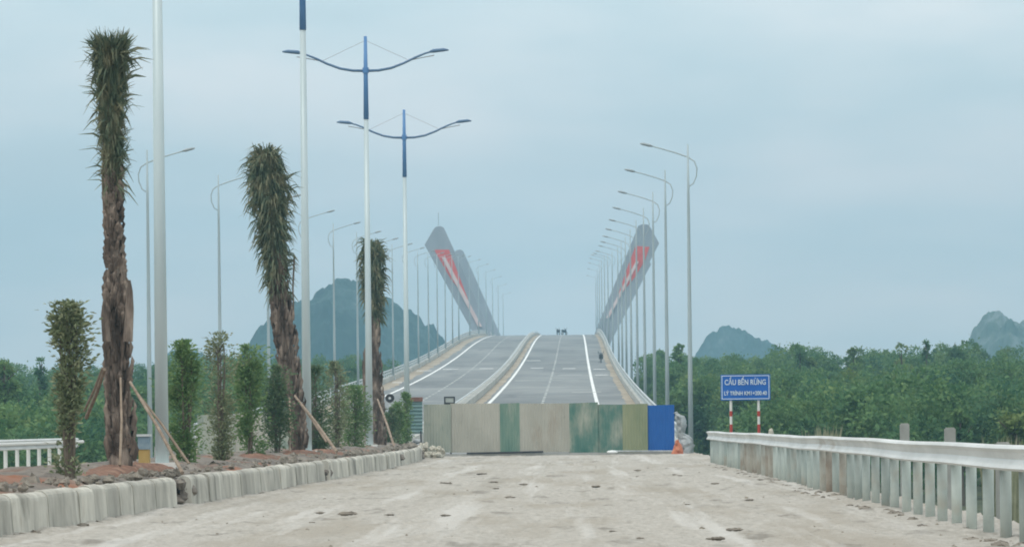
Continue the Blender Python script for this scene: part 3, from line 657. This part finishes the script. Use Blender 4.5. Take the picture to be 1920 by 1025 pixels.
# concrete marker posts behind the guardrail
for px, py, Y_, wpx, lab in ((1696, 793, 95, 17, 'square pale concrete marker post just behind the guardrail, left one of the pair'), (1781, 801, 82, 20, 'square pale concrete marker post just behind the guardrail, right one of the pair'), (1880, 828, 70, 26, 'low concrete marker post barely showing above the rail near the right edge')):
    p = at(px, py, Y_); hw = wpx * Y_ / F / 2; zb_ = -1.0
    mb = MB().box(p[0] - hw, p[0] + hw, Y_ - hw, Y_ + hw, zb_, p[2] - .02); b = hw * .8; mb.box(p[0] - b, p[0] + b, Y_ - b, Y_ + b, p[2] - .02, p[2])
    tag(obj('marker_post', mb, M['concrete'], org=(p[0], Y_, zb_)), lab, 'marker post', 'marker posts behind the guardrail')
p = at(1446, 808, 132); tag(obj('pale_stone', MB().blob((p[0], 132, p[2] - .1), (.08, .08, .18), 10, 7, .12), M['palerock'], org=(p[0], 132, p[2] - .3)), 'small rounded pale stone top showing over the rail beside the sign', 'stone')
# crate beside the tallest palm
p0 = at(258, 868, 77.5); p1 = at(285, 812, 77.5)
bx = thing('metal_box', ((p0[0] + p1[0]) / 2, 77.5, .55), 'small ochre and steel blue metal box between the tallest palm and the nearest lamp pole', 'box')
zm = at(270, 842, 77.5)[2]
xa, xb = p0[0] + .03, p1[0] - .04
obj('lower_half', MB().box(xa, xb, 77.35, 77.6, .5, zm), M['yellow'], bx); obj('upper_half', MB().box(xa - .01, xb + .01, 77.34, 77.61, zm + .003, p1[2] - .05), M['steelblue'], bx); obj('lid', MB().box(xa - .025, xb + .025, 77.32, 77.63, p1[2] - .047, p1[2] - .01), M['galv'], bx)

# ------------------------------------------------------------------ motorbikes on the deck
def bike():
    r = thing('motorbike', (0, 0, 0), 'x', 'motorbike')
    for nm, yy_ in (('rear_wheel', -.6), ('front_wheel', .6)):
        wv = MB(); V = []; Fc = []
        a = [(0, yy_ + .25 * math.cos(t), .3 + .25 * math.sin(t)) for t in np.linspace(0, 2 * math.pi, 19)]
        wv.tube(a, .055, 8, cap=False); W_ = obj(nm, wv, M['rubber'], r)
        obj('rim', MB().tube([(-.03, yy_, .3), (.03, yy_, .3)], .16, 14), M['galv'], W_)
    body = MB().tube([(0, -.85, .72), (0, -.5, .68), (0, -.1, .55), (0, .25, .6), (0, .48, .8), (0, .52, 1.0)], [.07, .14, .15, .13, .12, .07], 10); obj('body', body, M['dark'], r, smooth=True)
    obj('seat', MB().tube([(0, -.75, .82), (0, -.3, .8), (0, .05, .76)], [.09, .13, .1], 10), M['rubber'], r, smooth=True)
    obj('handlebar', MB().tube([(-.34, .38, 1.0), (-.15, .48, 1.04), (.15, .48, 1.04), (.34, .38, 1.0)], .025, 8), M['dark'], r)
    for s in (-1, 1): obj('mirror', MB().tube([(s * .2, .45, 1.03), (s * .26, .42, 1.16)], .012, 6).blob((s * .28, .42, 1.2), (.07, .02, .05), 10, 6, .02), M['dark'], r)
    obj('leg_shield', MB().box(-.22, .22, .3, .36, .4, .92), M['dark'], r); obj('side_stand', MB().tube([(-.1, 0, .3), (-.25, 0, 0)], .02, 6), M['dark'], r)
    return r
b0 = bike()
sp = [deckat(1127, 680), None, None]
b0.location = (sp[0][0], sp[0][1], zd(sp[0][1]) + .01); tag(b0, 'dark motorbike parked alone on the bridge shoulder near the right parapet', 'motorbike')
for i, px in enumerate((1047, 1058)):
    o = copy_tree(b0); y = 848.0 + i; o.location = (at(px, 628, y)[0], y, zd(y) + .01); o.rotation_euler = (0, 0, R(20 if i == 0 else -35))
    tag(o, ['left one of the two small dark motorbikes on the bridge crest', 'right one of the two small dark motorbikes on the bridge crest'][i], 'motorbike', 'motorbikes on the crest of the bridge')

# ------------------------------------------------------------------ transplanted palms
def path(pts, Y): return [np.array(at(a, b, Y)) for a, b, r in pts], [r * Y / F for a, b, r in pts]
def along(C, Rd, n, t0=0, t1=1):
    t = np.linspace(t0, t1, n) * (len(C) - 1); C = np.array(C); q = np.stack([np.interp(t, range(len(C)), C[:, k]) for k in range(3)], 1); return q, np.interp(t, range(len(C)), Rd)
def palm(Y, trunk, upper, leaves, label, nb, nl, seed, droop, boots=1.0, leafw=.035, strands=(), fe=.12, fl=1.2, spikes=()):
    global rng
    rng = np.random.default_rng(seed); rr = random.Random(seed)
    C, Rd = path(trunk, Y); base = C[0]
    rt = thing('palm_tree', (base[0], Y, .5), label, 'palm tree', 'tied-up palms on the planting strip')
    mb = MB(); c, r = along(C, Rd, 60); r = r * (1 + .06 * np.sin(np.arange(60) * 1.7) + rng.uniform(-.05, .05, 60)) * .86
    c[0][2] = .3; mb.tube(list(c), list(r), 18)
    tr = obj('trunk', mb, M['bark'], rt, smooth=True)
    # cut leaf bases pressed against the trunk, pointing up
    bt = MB(); c, r = along(C, Rd, 400)
    for k in range(nb):
        i = rr.randrange(5, 396); a = rr.uniform(0, 2 * math.pi); L = rr.uniform(.18, .42) * boots; w_ = rr.uniform(.02, .06) * boots; L = min(L, r[i] * 1.7); o_ = r[i] * .84
        u = np.array((math.cos(a), math.sin(a), 0)); s = np.array((-math.sin(a), math.cos(a), 0)); p = c[i] + u * o_; up = np.array((0, 0, 1)) * L; ot = u * (r[i] * .16 + rr.uniform(0, .045)); th = u * .045
        tip = p + up + ot + s * rr.uniform(-.03, .03)
        bt.add([p - s * w_, p + s * w_, p + up * .6 + s * w_ * .8 + ot, p + up * .6 - s * w_ * .8 + ot, tip, p + th + ot * .3, p + up * .6 + ot + th], [(0, 5, 6, 3), (5, 1, 2, 6), (3, 6, 4), (6, 2, 4), (0, 3, 4, 2, 1)])
    obj('leaf_bases', bt, M['bark'], tr)
    # tied petioles
    C2, R2 = path(upper, Y); mb = MB(); c, r = along(C2, R2, 24)
    for k in range(34):
        a = rr.uniform(0, 2 * math.pi); q = rr.uniform(.35, .92); tw = rr.uniform(-.5, .5); ph = rr.uniform(0, 6)
        i0 = rr.randrange(0, 6); i1 = 24 - rr.randrange(0, 4)
        pts = [c[i] + r[i] * q * np.array((math.cos(a + tw * i / 24), math.sin(a + tw * i / 24), 0)) for i in range(i0, i1, 2)]
        mb.tube(pts, [.028 - .016 * j / len(pts) for j in range(len(pts))], 5)
    mb.tube(list(c), list(r * .72), 10)
    obj('petiole_bundle', mb, M['petiole'], rt, smooth=False)
    for (pa_, pb_) in strands:
        p0 = np.array(at(*pa_, Y)); p1 = np.array(at(*pb_, Y)); pm_ = (p0 + p1) / 2 + np.array((-.03, 0, 0))
        obj('loose_petiole', MB().tube([p0, pm_, p1], [.022, .02, .016], 6), M['petiole'], rt)
    # leaflets
    C3, R3 = path(leaves, Y); c, r = along(C3, R3, 200)
    core = MB().tube(list(c[::8]), list(r[::8] * .62), 14); Lf = []
    i = rng.integers(0, 200, nl); a = rng.uniform(0, 2 * math.pi, nl); q = np.sqrt(rng.uniform(.3, 1, nl)) * .93; q = q * (.86 + .2 * np.sin(a * 3 + i * .11) * np.sin(i * .05 + 2))
    U = np.stack([np.cos(a), np.sin(a), np.zeros(nl)], 1); P = c[i] + U * (r[i] * q)[:, None]
    out_ = rng.uniform(.02, .42, nl); outer = rng.random(nl) < fe; out_[outer] = rng.uniform(.8, 1.9, outer.sum())
    D = unit(U * out_[:, None] + np.array([0, 0, 1.0]) * (rng.normal(.9, .3, nl) * np.where(rng.random(nl) < droop, 1, -1))[:, None] + rng.normal(size=(nl, 3)) * .15)
    L = rng.uniform(.14, .36, nl); L[outer] *= fl
    # two-piece curved blade
    S = unit(np.cross(D, rng.normal(size=(nl, 3)))); W = (leafw * rng.uniform(.6, 1.2, nl))[:, None]; Lh = L[:, None] * .5
    D2 = unit(D + np.array([0, 0, -.55 if fe < .2 else -1.0])); A = P; B = P + D * Lh; Cc = B + D2 * Lh
    V1 = np.stack([A - S * W * .5, A + S * W * .5, B + S * W * .45, B - S * W * .45], 1); V2 = np.stack([B - S * W * .45, B + S * W * .45, Cc + S * .002, Cc - S * .002], 1)
    Vb = []
    for (xa, ya, xb, yb, wd) in spikes:
        for q in range(2):
            p0 = np.array(at(xa, ya + q * 5, Y + rr.uniform(-.05, .05))); p2 = np.array(at(xb + rr.uniform(-6, 6), yb + rr.uniform(-7, 7), Y + rr.uniform(-.25, .1))); p1 = (p0 + p2) / 2 + np.array((0, 0, .12 * np.linalg.norm(p2 - p0)))
            sd_ = np.array((0, .004, 1.0)) * wd * .5 if abs(p2[0] - p0[0]) > abs(p2[2] - p0[2]) else np.array((1.0, .004, 0)) * wd * .5
            Vb.append(np.stack([p0 - sd_, p0 + sd_, p1 + sd_ * .8, p1 - sd_ * .8])); Vb.append(np.stack([p1 - sd_ * .8, p1 + sd_ * .8, p2 + sd_ * .1, p2 - sd_ * .1]))
    cr_ = obj('leaf_crown', core, M['frond'], rt)
    # merge the core with the blades into one crown mesh
    n0 = len(cr_.data.vertices); me = cr_.data
    allq = np.concatenate([V1, V2] + ([np.stack(Vb)] if Vb else [])); org = np.array(rt.location)
    v0 = [tuple(v.co) for v in me.vertices]; f0 = [tuple(p.vertices) for p in me.polygons]
    vv = v0 + [tuple(x) for x in (allq.reshape(-1, 3) - org)]; ff = f0 + [(n0 + 4 * k, n0 + 4 * k + 1, n0 + 4 * k + 2, n0 + 4 * k + 3) for k in range(len(allq))]
    me.clear_geometry(); me.from_pydata(vv, [], ff)
    return rt
palm(73, [(227, 872, 24), (226, 800, 22), (222, 700, 20), (220, 620, 19), (219, 575, 18), (217, 550, 16), (216, 525, 13), (215, 480, 12.5), (213, 400, 12), (212, 320, 12)],
     [(214, 420, 12), (212, 340, 13), (211, 290, 15), (209, 220, 19)],
     [(213, 350, 11), (211, 300, 15), (210, 250, 20), (208, 190, 26), (206, 140, 31), (207, 100, 34), (207, 90, 34)],
     'tallest palm with shaggy brown trunk and upright tied fronds, left of the nearest lamp pole', 620, 3000, 5, .6, .9, .03, strands=[((199, 250), (200, 460)), ((196, 240), (197, 440))], fe=.07, fl=1.3, spikes=[(235, 98, 277, 97, .03), (236, 112, 287, 115, .03), (234, 130, 262, 122, .025), (234, 146, 270, 147, .03), (235, 190, 250, 184, .025), (232, 215, 248, 205, .025), (178, 110, 155, 100, .025), (178, 150, 154, 158, .02), (178, 170, 160, 180, .02), (185, 92, 176, 78, .03), (195, 90, 190, 74, .03), (208, 88, 206, 70, .035), (220, 88, 224, 72, .03), (230, 90, 240, 76, .03), (214, 88, 213, 72, .03), (236, 280, 246, 268, .02)])
palm(113, [(560, 846, 15), (557, 790, 13), (551, 735, 15), (541, 690, 16), (534, 640, 19), (529, 600, 18), (526, 570, 15), (522, 530, 13), (518, 490, 13)],
     [(528, 590, 14), (523, 540, 15), (518, 500, 18), (513, 450, 22)],
     [(521, 550, 11), (518, 510, 17), (515, 470, 24), (511, 420, 32), (506, 370, 41), (500, 330, 40), (498, 300, 31), (497, 280, 14)],
     'middle palm leaning left with a drooping dark green bundled crown', 380, 3600, 6, .2, 1.0, .042, strands=[((505, 500), (511, 590)), ((552, 480), (551, 600)), ((505, 480), (512, 570))], fe=.3, fl=1.5, spikes=[(482, 300, 478, 270, .04), (494, 292, 500, 274, .04), (506, 294, 500, 272, .03), (516, 288, 534, 269, .05), (470, 320, 450, 330, .03), (468, 340, 446, 356, .03), (470, 360, 450, 382, .03), (540, 330, 562, 326, .03), (544, 350, 566, 352, .03), (542, 380, 562, 396, .03), (540, 410, 558, 424, .03), (478, 420, 466, 446, .03), (484, 450, 470, 476, .03), (538, 440, 556, 458, .03), (488, 490, 478, 512, .03), (536, 470, 552, 492, .03)])
palm(158, [(713, 838, 10), (711, 790, 10), (707, 740, 9), (704, 690, 10), (702, 640, 9), (701, 600, 9)],
     [(702, 610, 8), (701, 570, 9), (701, 530, 12), (701, 480, 14)],
     [(703, 600, 10), (702, 560, 19), (700, 520, 25), (699, 480, 26), (698, 450, 16)],
     'farthest and smallest palm, with a green bundled crown behind the third lamp pole', 240, 1900, 8, .2, 1.1, .05, fe=.3, fl=1.4, spikes=[(690, 460, 676, 446, .04), (706, 456, 722, 442, .04), (712, 470, 732, 466, .04), (716, 500, 734, 508, .04), (716, 540, 732, 556, .04), (684, 480, 668, 486, .04), (684, 510, 670, 524, .04)])
# broken leaf-base stubs
def stub(pts, Y, label):
    C, Rd = path(pts, Y); c, r = along(C, Rd, 14); mb = MB().tube(list(c), list(r), 9); rr = random.Random(2)
    for k in range(20):
        i = rr.randrange(0, 12); a = rr.uniform(0, 6.28); u = np.array((math.cos(a), math.sin(a), 0)); p = c[i] + u * r[i] * .8; mb.tube([p, p + np.array((0, 0, rr.uniform(.12, .25))) + u * .03], [.03, .006], 5)
    return tag(obj('tree_stump', mb, M['bark'], org=tuple(c[0])), label, 'stump')
stub([(692, 836, 7), (689, 760, 8), (687, 700, 8), (686, 672, 5), (685, 652, 2)], 160, 'jagged brown stump left of the farthest palm')
mb = MB()
C, Rd = path([(240, 640, 9), (243, 580, 8), (243, 545, 6), (243, 525, 2)], 72.6); mb.tube(C, Rd, 8)
C, Rd = path([(200, 640, 8), (196, 590, 7), (195, 562, 2)], 72.6); mb.tube(C, Rd, 8)
for o in bpy.data.objects:
    if o.name == 'palm_tree': obj('broken_leaf_base', mb, M['bark'], o)
# timber props
def prop(pts, Y0, Y1, r, label, grp):
    p0 = np.array(at(*pts[0], Y0)); p1 = np.array(at(*pts[1], Y1)); d = p1 - p0
    mid = p0 + d * .5 + np.array((.02, 0, .01))
    return tag(obj('support_pole', MB().tube([p0, mid, p1], [r * .6, r * .72, r * .8], 8), M['wood'], org=tuple(p1)), label, 'support pole', grp)
G1, G2, G3 = 'timber props of the tallest palm', 'timber props of the middle palm', 'timber props of the farthest palm'
prop([(244, 716), (342, 886)], 72.6, 69.5, .034, 'longest timber prop slanting right from the tallest palm to the kerb', G1)
prop([(246, 722), (354, 868)], 73.2, 72.5, .026, 'thinner timber prop slanting right just behind the longest one', G1)
prop([(226, 708), (225, 872)], 72.4, 71.0, .026, 'pale upright timber prop against the front of the tallest palm', G1)
prop([(196, 692), (162, 782)], 72.2, 74.5, .042, 'timber prop slanting left from the tallest palm', G1)
prop([(192, 690), (158, 770)], 73, 76, .03, 'dark thin timber prop slanting left behind the pale one', G1)
prop([(553, 742), (631, 846)], 112, 107, .045, 'timber prop slanting right from the middle palm', G2)
prop([(543, 745), (543, 850)], 112, 110, .035, 'upright timber prop at the left of the middle palm', G2)
prop([(556, 748), (612, 828)], 113, 112, .03, 'thin timber prop half hidden behind the slanting one of the middle palm', G2)
prop([(708, 748), (742, 846)], 157, 152, .05, 'timber prop slanting right from the farthest palm', G3)
prop([(711, 762), (725, 800)], 158, 160, .04, 'short dark timber prop beside the farthest palm trunk', G3)

# ------------------------------------------------------------------ columnar shrubs
def shrub(px, ptop, wpx, Y, m_, label, n, prof, leaf=.075, stemn=4, base=.55, seed=0, low=.0):
    global rng
    rng = np.random.default_rng(seed + 100); rr = random.Random(seed)
    p = np.array(at(px, ptop, Y)); rt = thing('columnar_shrub', (p[0], Y, base), label, 'shrub', 'columnar shrubs on the planting strip')
    H = p[2] - base; rad = wpx * Y / F / 2 * 1.15; n = int(n * 1.4)
    st_ = MB()
    for k in range(stemn):
        a = rr.uniform(0, 6.28); q = rr.uniform(.1, .5) * rad
        pts = [(p[0] + q * math.cos(a) * (.4 + .6 * t_) + rr.uniform(-.02, .02), Y + q * math.sin(a) * t_, base - .05 + H * .93 * t_) for t_ in (0, .25, .5, .75, 1)]
        st_.tube(pts, [.026, .022, .018, .012, .006], 6)
    for k in range(70):
        t_ = rr.uniform(.15, .95); a = rr.uniform(0, 6.28); r_ = rad * np.interp(t_, prof[0], prof[1]) * rr.uniform(.4, .9); z = base + H * t_
        st_.tube([(p[0], Y, z - .12), (p[0] + r_ * math.cos(a), Y + r_ * math.sin(a), z + .06)], [.008, .003], 4)
    obj('stem', st_, M['stem'], rt)
    nc = 30; ct = rng.uniform(low, 1, nc) ** .85; ca = rng.uniform(0, 6.28, nc); cq = np.sqrt(rng.random(nc)) * rng.uniform(.5, 1.05, nc)
    cr_ = np.interp(ct, prof[0], prof[1]) * rad
    CC = np.stack([p[0] + cr_ * cq * np.cos(ca), Y + cr_ * cq * np.sin(ca), base + H * ct], 1)
    i = rng.integers(0, nc, n); spread = (rad * .33 * rng.uniform(.6, 1.3, nc)[i] * np.interp(ct[i], prof[0], prof[1]) + .02)[:, None]
    P = CC[i] + rng.normal(size=(n, 3)) * spread * np.array([.8, .8, 1.5]); P[:, 2] = np.minimum(P[:, 2], p[2] + .03); P[:, 2] = np.maximum(P[:, 2], base + .04)
    D = unit(P - np.array([p[0], Y, 0]) * np.array([1, 1, 0]) - np.array([0, 0, 1]) * P[:, 2:3] + rng.normal(size=(n, 3)) * .12 + np.array([0, 0, .12]))
    quads('foliage', leafs(P, D, leaf * rng.uniform(.7, 1.4, n), leaf * .42), M[m_], rt, org=rt.location)
    return rt
col_p = ([0, .06, .2, .6, .9, 1], [.25, .6, .95, 1, .75, .25]); top_p = ([0, .08, .2, .4, .6, .78, .95, 1], [.75, .85, .6, .55, .72, 1, .95, .5]); mid_p = ([0, .15, .5, .85, 1], [.35, .8, .9, 1, .35])
shrub(128, 574, 54, 65, 'shruba', 'sparse olive shrub with bare twiggy lower half, leftmost of all', 3000, top_p, .085, 7, .55, 1)
shrub(345, 645, 54, 86, 'shrub', 'dense bright green columnar shrub right of the nearest lamp pole', 4200, col_p, .08, 4, .55, 2)
shrub(410, 629, 46, 92, 'shruba', 'brownish thin shrub with a spindly top, second right of the nearest lamp pole', 2300, mid_p, .075, 6, .55, 3)
shrub(467, 652, 50, 100, 'shrub', 'green columnar shrub leaning over red soil, just left of the middle palm', 3200, mid_p, .085, 4, .55, 4)
shrub(520, 690, 46, 110, 'shrubd', 'dark green shrub touching the left side of the middle palm trunk', 3000, col_p, .085, 4, .55, 5)
shrub(590, 690, 44, 122, 'shrubd', 'dark shrub right of the second lamp pole', 2600, col_p, .09, 4, .55, 6)
shrub(630, 682, 34, 133, 'shruba', 'thin brownish shrub between the middle and the far palm', 1500, mid_p, .09, 5, .55, 7)
shrub(664, 727, 46, 143, 'shrub', 'short broad bright green shrub beside the third lamp pole', 2800, col_p, .09, 4, .55, 8)
shrub(733, 768, 22, 170, 'shrubd', 'short shrub behind the prop of the farthest palm', 1100, col_p, .1, 3, .5, 9)
shrub(747, 756, 20, 174, 'shrub', 'narrow green shrub, middle one of the last three before the fence', 1200, col_p, .1, 3, .5, 10)
shrub(761, 738, 20, 178, 'shrub', 'narrow green shrub nearest the fence, at the foot of the farthest lamp pole', 1300, col_p, .1, 3, .5, 11)

# ------------------------------------------------------------------ woods
def crown_quads(c, rad, h, n, leaf, ncl=16):
    """leaf quads of one tree crown made from clumps"""
    k = ncl; a = rng.uniform(0, 6.28, k); q = np.sqrt(rng.random(k)) * .85; hh = rng.uniform(-.9, 1, k)
    sc = np.sqrt(np.clip(1 - (np.abs(hh) * .85) ** 2, .15, 1))
    CC = np.stack([c[0] + rad * q * sc * np.cos(a), c[1] + rad * q * sc * np.sin(a), c[2] + h * .5 * hh], 1); cr_ = rad * rng.uniform(.22, .5, k)
    i = rng.integers(0, k, n); v = unit(rng.normal(size=(n, 3))); v[:, 2] = np.abs(v[:, 2]) * np.where(rng.random(n) < .75, 1, -1); rr_ = cr_[i] * rng.uniform(.6, 1.08, n) * (1 + .35 * (rng.random(n) < .08))
    P = CC[i] + v * rr_[:, None]; D = unit(v * .7 + rng.normal(size=(n, 3)) * .6)
    return leafs(P, D, leaf * rng.uniform(.6, 1.5, n), leaf * .6 * rng.uniform(.7, 1.3, n))
def wood(name, label, spec, skyx, skyy, seed, leaf=.3, n=3000, side=1):
    global rng
    rng = np.random.default_rng(seed); rr = random.Random(seed); A = []; tk = MB()
    for (x, y, zt_) in spec:
        h = zt_ - (LOW - .3); rad = rr.uniform(1.6, 2.6)
        A.append(crown_quads((x, y, LOW + .4 + h * .5), rad, h * .96 - 1.0, n, leaf, 22))
        tk.tube([(x, y, LOW - .5), (x + rr.uniform(-.3, .3), y, LOW + h * .4), (x + rr.uniform(-.5, .5), y, LOW + h * .7)], [.16, .11, .05], 6)
    o = quads(name, np.concatenate(A), M['treeleaf']); tag(o, label, 'wood', kind='stuff')
    return o, tk
def spread(y0, y1, rows, xlo, xhi, step, skx, sky_, seed, drop):
    rr = random.Random(seed); S = []
    for r_ in range(rows):
        f = r_ / (rows - 1); y = y0 + (y1 - y0) * f; x = xlo(y) + rr.uniform(0, step)
        while x < xhi(y):
            yy_ = y + rr.uniform(-6, 6); px = PX + x * F / yy_
            pt_ = np.interp(px, skx, sky_) + drop * (1 - f) + rr.uniform(-2, 13) + (0 if f > .5 else rr.uniform(0, 25))
            S.append((x, yy_, at(px, pt_, yy_)[2] - .25)); x += step * rr.uniform(.75, 1.3)
    return S
skR = ([1100, 1180, 1240, 1290, 1340, 1400, 1460, 1500, 1560, 1620, 1700, 1760, 1800, 1850, 1920, 2100], [668, 655, 655, 660, 668, 660, 650, 654, 660, 656, 655, 650, 642, 650, 652, 650])
S = spread(290, 520, 9, lambda y: 6.6, lambda y: 880 * y / F + 4, 2.6, *skR, 3, 34)
wood('woodland', 'dense green wood filling the right side behind the guardrail and sign', S, None, None, 31, .23, 5200)
skL = ([-200, 0, 60, 110, 170, 230, 300, 380, 460, 560, 620, 680, 740], [668, 672, 684, 682, 690, 690, 672, 668, 668, 668, 668, 668, 676])
S = spread(270, 560, 9, lambda y: -1110 * y / F - 4, lambda y: -19.2, 2.8, *skL, 4, 30)
wood('woodland', 'dense green wood low on the left behind the shrubs and palms', S, None, None, 32, .23, 4600)
# lower thickets in front
S = [(x, y, LOW + rnd_) for x, y, rnd_ in [(random.uniform(9, 26), random.uniform(215, 285), random.uniform(3.0, 5.2)) for _ in range(50)] if x > 8.5]
o, tk = wood('undergrowth', 'low dark thicket below the right wood, just above the guardrail', S, None, None, 33, .26, 2200); o['category'] = 'undergrowth'
S = [(-random.uniform(21, 32), random.uniform(180, 265), LOW + random.uniform(3.0, 4.6)) for _ in range(45)]
o, tk = wood('undergrowth', 'low dark thicket below the left wood, behind the white guardrail', S, None, None, 34, .26, 2200); o['category'] = 'undergrowth'
# single trees that stand out of the mass
def tree(px, ptop, wpx, Y, label, m_='treeleaf', n=2600, leaf=.26, hfrac=.5, seed=0, lean=0):
    global rng
    rng = np.random.default_rng(seed + 900); rr = random.Random(seed); p = at(px, ptop, Y); rad = wpx * Y / F / 2; H = p[2] - LOW; hc = H * hfrac
    rt = thing('tree', (p[0] - lean, Y, LOW), label, 'tree', 'single trees standing out of the wood')
    mb = MB().tube([(p[0] - lean, Y, LOW - .3), (p[0] - lean * .6, Y, LOW + H * .4), (p[0], Y, p[2] - .5)], [.2, .13, .04], 8)
    for k in range(9):
        z = p[2] - hc * rr.uniform(.2, .95); a = rr.uniform(0, 6.28); mb.tube([(p[0] - lean * .3, Y, z - .4), (p[0] + rad * .75 * math.cos(a), Y + rad * .75 * math.sin(a), z + .3)], [.05, .015], 5)
    obj('trunk', mb, M['trunk'], rt)
    quads('crown', crown_quads((p[0], Y, p[2] - hc * .5), rad, hc * .9, n, leaf, 12), M[m_], rt, org=rt.location)
tree(1790, 633, 80, 420, 'tallest round-crowned tree on the skyline left of the far right hill', seed=1, n=3600)
tree(1272, 648, 26, 380, 'small dark tree top just left of the nearest bridge lamp', seed=2, n=900, hfrac=.3)
tree(1600, 646, 44, 400, 'rounded tree top on the skyline above the middle of the right wood', seed=3, n=1800)
tree(1736, 634, 14, 400, 'thin spiky tree top on the right skyline', seed=4, n=420, hfrac=.35)
tree(1500, 642, 50, 410, 'tree on the skyline just right of the blue sign and near hill', seed=5, n=2000)
tree(1690, 644, 36, 390, 'feathery pale tree top on the skyline right of centre in the wood', 'treeleafb', seed=6, n=900)
tree(8, 668, 80, 250, 'tree cut off by the left edge of the picture', seed=7, n=2600)
tree(78, 672, 22, 300, 'thin leaning tree top poking up left of the leftmost shrub', seed=8, n=260, hfrac=.28, lean=.5)
tree(1905, 772, 90, 190, 'yellow-green bush at the right edge just behind the guardrail', 'treeleafb', seed=9, n=2600, hfrac=.75, leaf=.2)
tree(1800, 770, 60, 205, 'grey-green bush above the right marker post', seed=10, n=1700, hfrac=.6, leaf=.2)
# reeds by the rail
def reeds(px, py, Y, wpx, n, label, seed):
    rr = random.Random(seed); c = at(px, py, Y); V = []
    mb = MB()
    for k in range(n):
        x = c[0] + rr.uniform(-.5, .5) * wpx * Y / F; z1 = c[2] - rr.uniform(0, .35); y = Y + rr.uniform(-.6, .6); dx = rr.uniform(-.2, .2)
        w_ = rr.uniform(.012, .03); mb.add([(x - w_, y, -1.2), (x + w_, y, -1.2), (x + dx * .4 + w_, y, z1 - .5), (x + dx * .4 - w_, y, z1 - .5), (x + dx + .004, y, z1)], [(0, 1, 2, 3), (3, 2, 4)])
    tag(obj('reed_clump', mb, M['dryreed'], org=(c[0], Y, -1.2)), label, 'reeds', 'reeds behind the guardrail')
reeds(1555, 793, 112, 34, 70, 'pale dry reeds over the rail left of the marker posts', 1)
reeds(1528, 800, 118, 30, 50, 'short pale reeds over the rail, left of the taller reeds', 2)
reeds(1880, 812, 84, 60, 90, 'pale reeds over the rail by the right edge of the picture', 3)

# ------------------------------------------------------------------ hills
def hill(outline, Y, depth, m_, label, seed, dy=0):
    outline = [(a, b + dy) for a, b in outline]
    P = [at(a, b, Y) for a, b in outline]; xs_ = np.array([p[0] for p in P]); zs_ = np.array([p[2] for p in P])
    nx, ny = 420, 120; X_ = np.linspace(xs_[0], xs_[-1], nx); v = np.linspace(-1, 1, ny); Xh, Vh = np.meshgrid(X_, v)
    prof = np.interp(Xh, xs_, zs_) - LOW
    fall = np.clip(1 - np.abs(Vh + .25 * (fbm(Xh * .04, Vh * 2, 2, seed) - .5)) ** 1.8, 0, 1)
    k = .012; rid = fbm(Xh * k * 2.2, (Vh * depth) * k * 2, 6, seed) - .48
    Zh = LOW - 2 + prof * fall + rid * prof * .28 * fall + ((fbm(Xh * .09, Vh * depth * .09, 4, seed + 9) - .47) * 11 + (fbm(Xh * .35, Vh * depth * .3, 3, seed + 19) - .44) * 5) * np.clip(fall * 3, 0, 1)
    g = grid('hill', Xh, Y + Vh * depth, Zh, M[m_]); tag(g, label, 'hill', kind='structure')
hill([(440, 690), (462, 655), (476, 638), (492, 614), (520, 592), (548, 570), (576, 549), (600, 537), (618, 522), (634, 514), (650, 519), (668, 528), (690, 542), (720, 553), (750, 572), (775, 588), (798, 608), (812, 614), (826, 634), (842, 648), (860, 690)], 1500, 130, 'hill', 'steep wooded limestone hill behind the palms', 3)
hill([(270, 690), (310, 662), (345, 656), (390, 658), (430, 662), (470, 690)], 2100, 150, 'hill', 'low far hill left of the steep one', 5)
hill([(1285, 690), (1305, 650), (1322, 630), (1338, 614), (1356, 606), (1366, 604), (1384, 608), (1402, 612), (1420, 618), (1440, 628), (1462, 636), (1480, 648), (1500, 690)], 2000, 130, 'hill', 'rounded hazy hill above the blue sign', 7, 18)
hill([(1795, 700), (1812, 660), (1820, 634), (1828, 616), (1842, 598), (1858, 586), (1870, 581), (1884, 586), (1898, 594), (1912, 594), (1930, 592), (1955, 586), (1990, 610), (2030, 690)], 1750, 120, 'hill2', 'rocky grey limestone hill cut by the right edge of the picture', 9, 18)

# ------------------------------------------------------------------ haze
hz = tag(obj('haze', MB().box(-3300, 3300, -320, 3400, LOW - 4, 150), None), kind='stuff')
hm = bpy.data.materials.new('haze_air'); hm.use_nodes = True; t = hm.node_tree; t.nodes.clear()
o = t.nodes.new('ShaderNodeOutputMaterial'); v = t.nodes.new('ShaderNodeVolumePrincipled'); v.inputs['Density'].default_value = .00035; v.inputs['Color'].default_value = (.41, .73, .93, 1); v.inputs['Anisotropy'].default_value = 0.0
t.links.new(v.outputs[0], o.inputs['Volume']); hz.data.materials.append(hm)
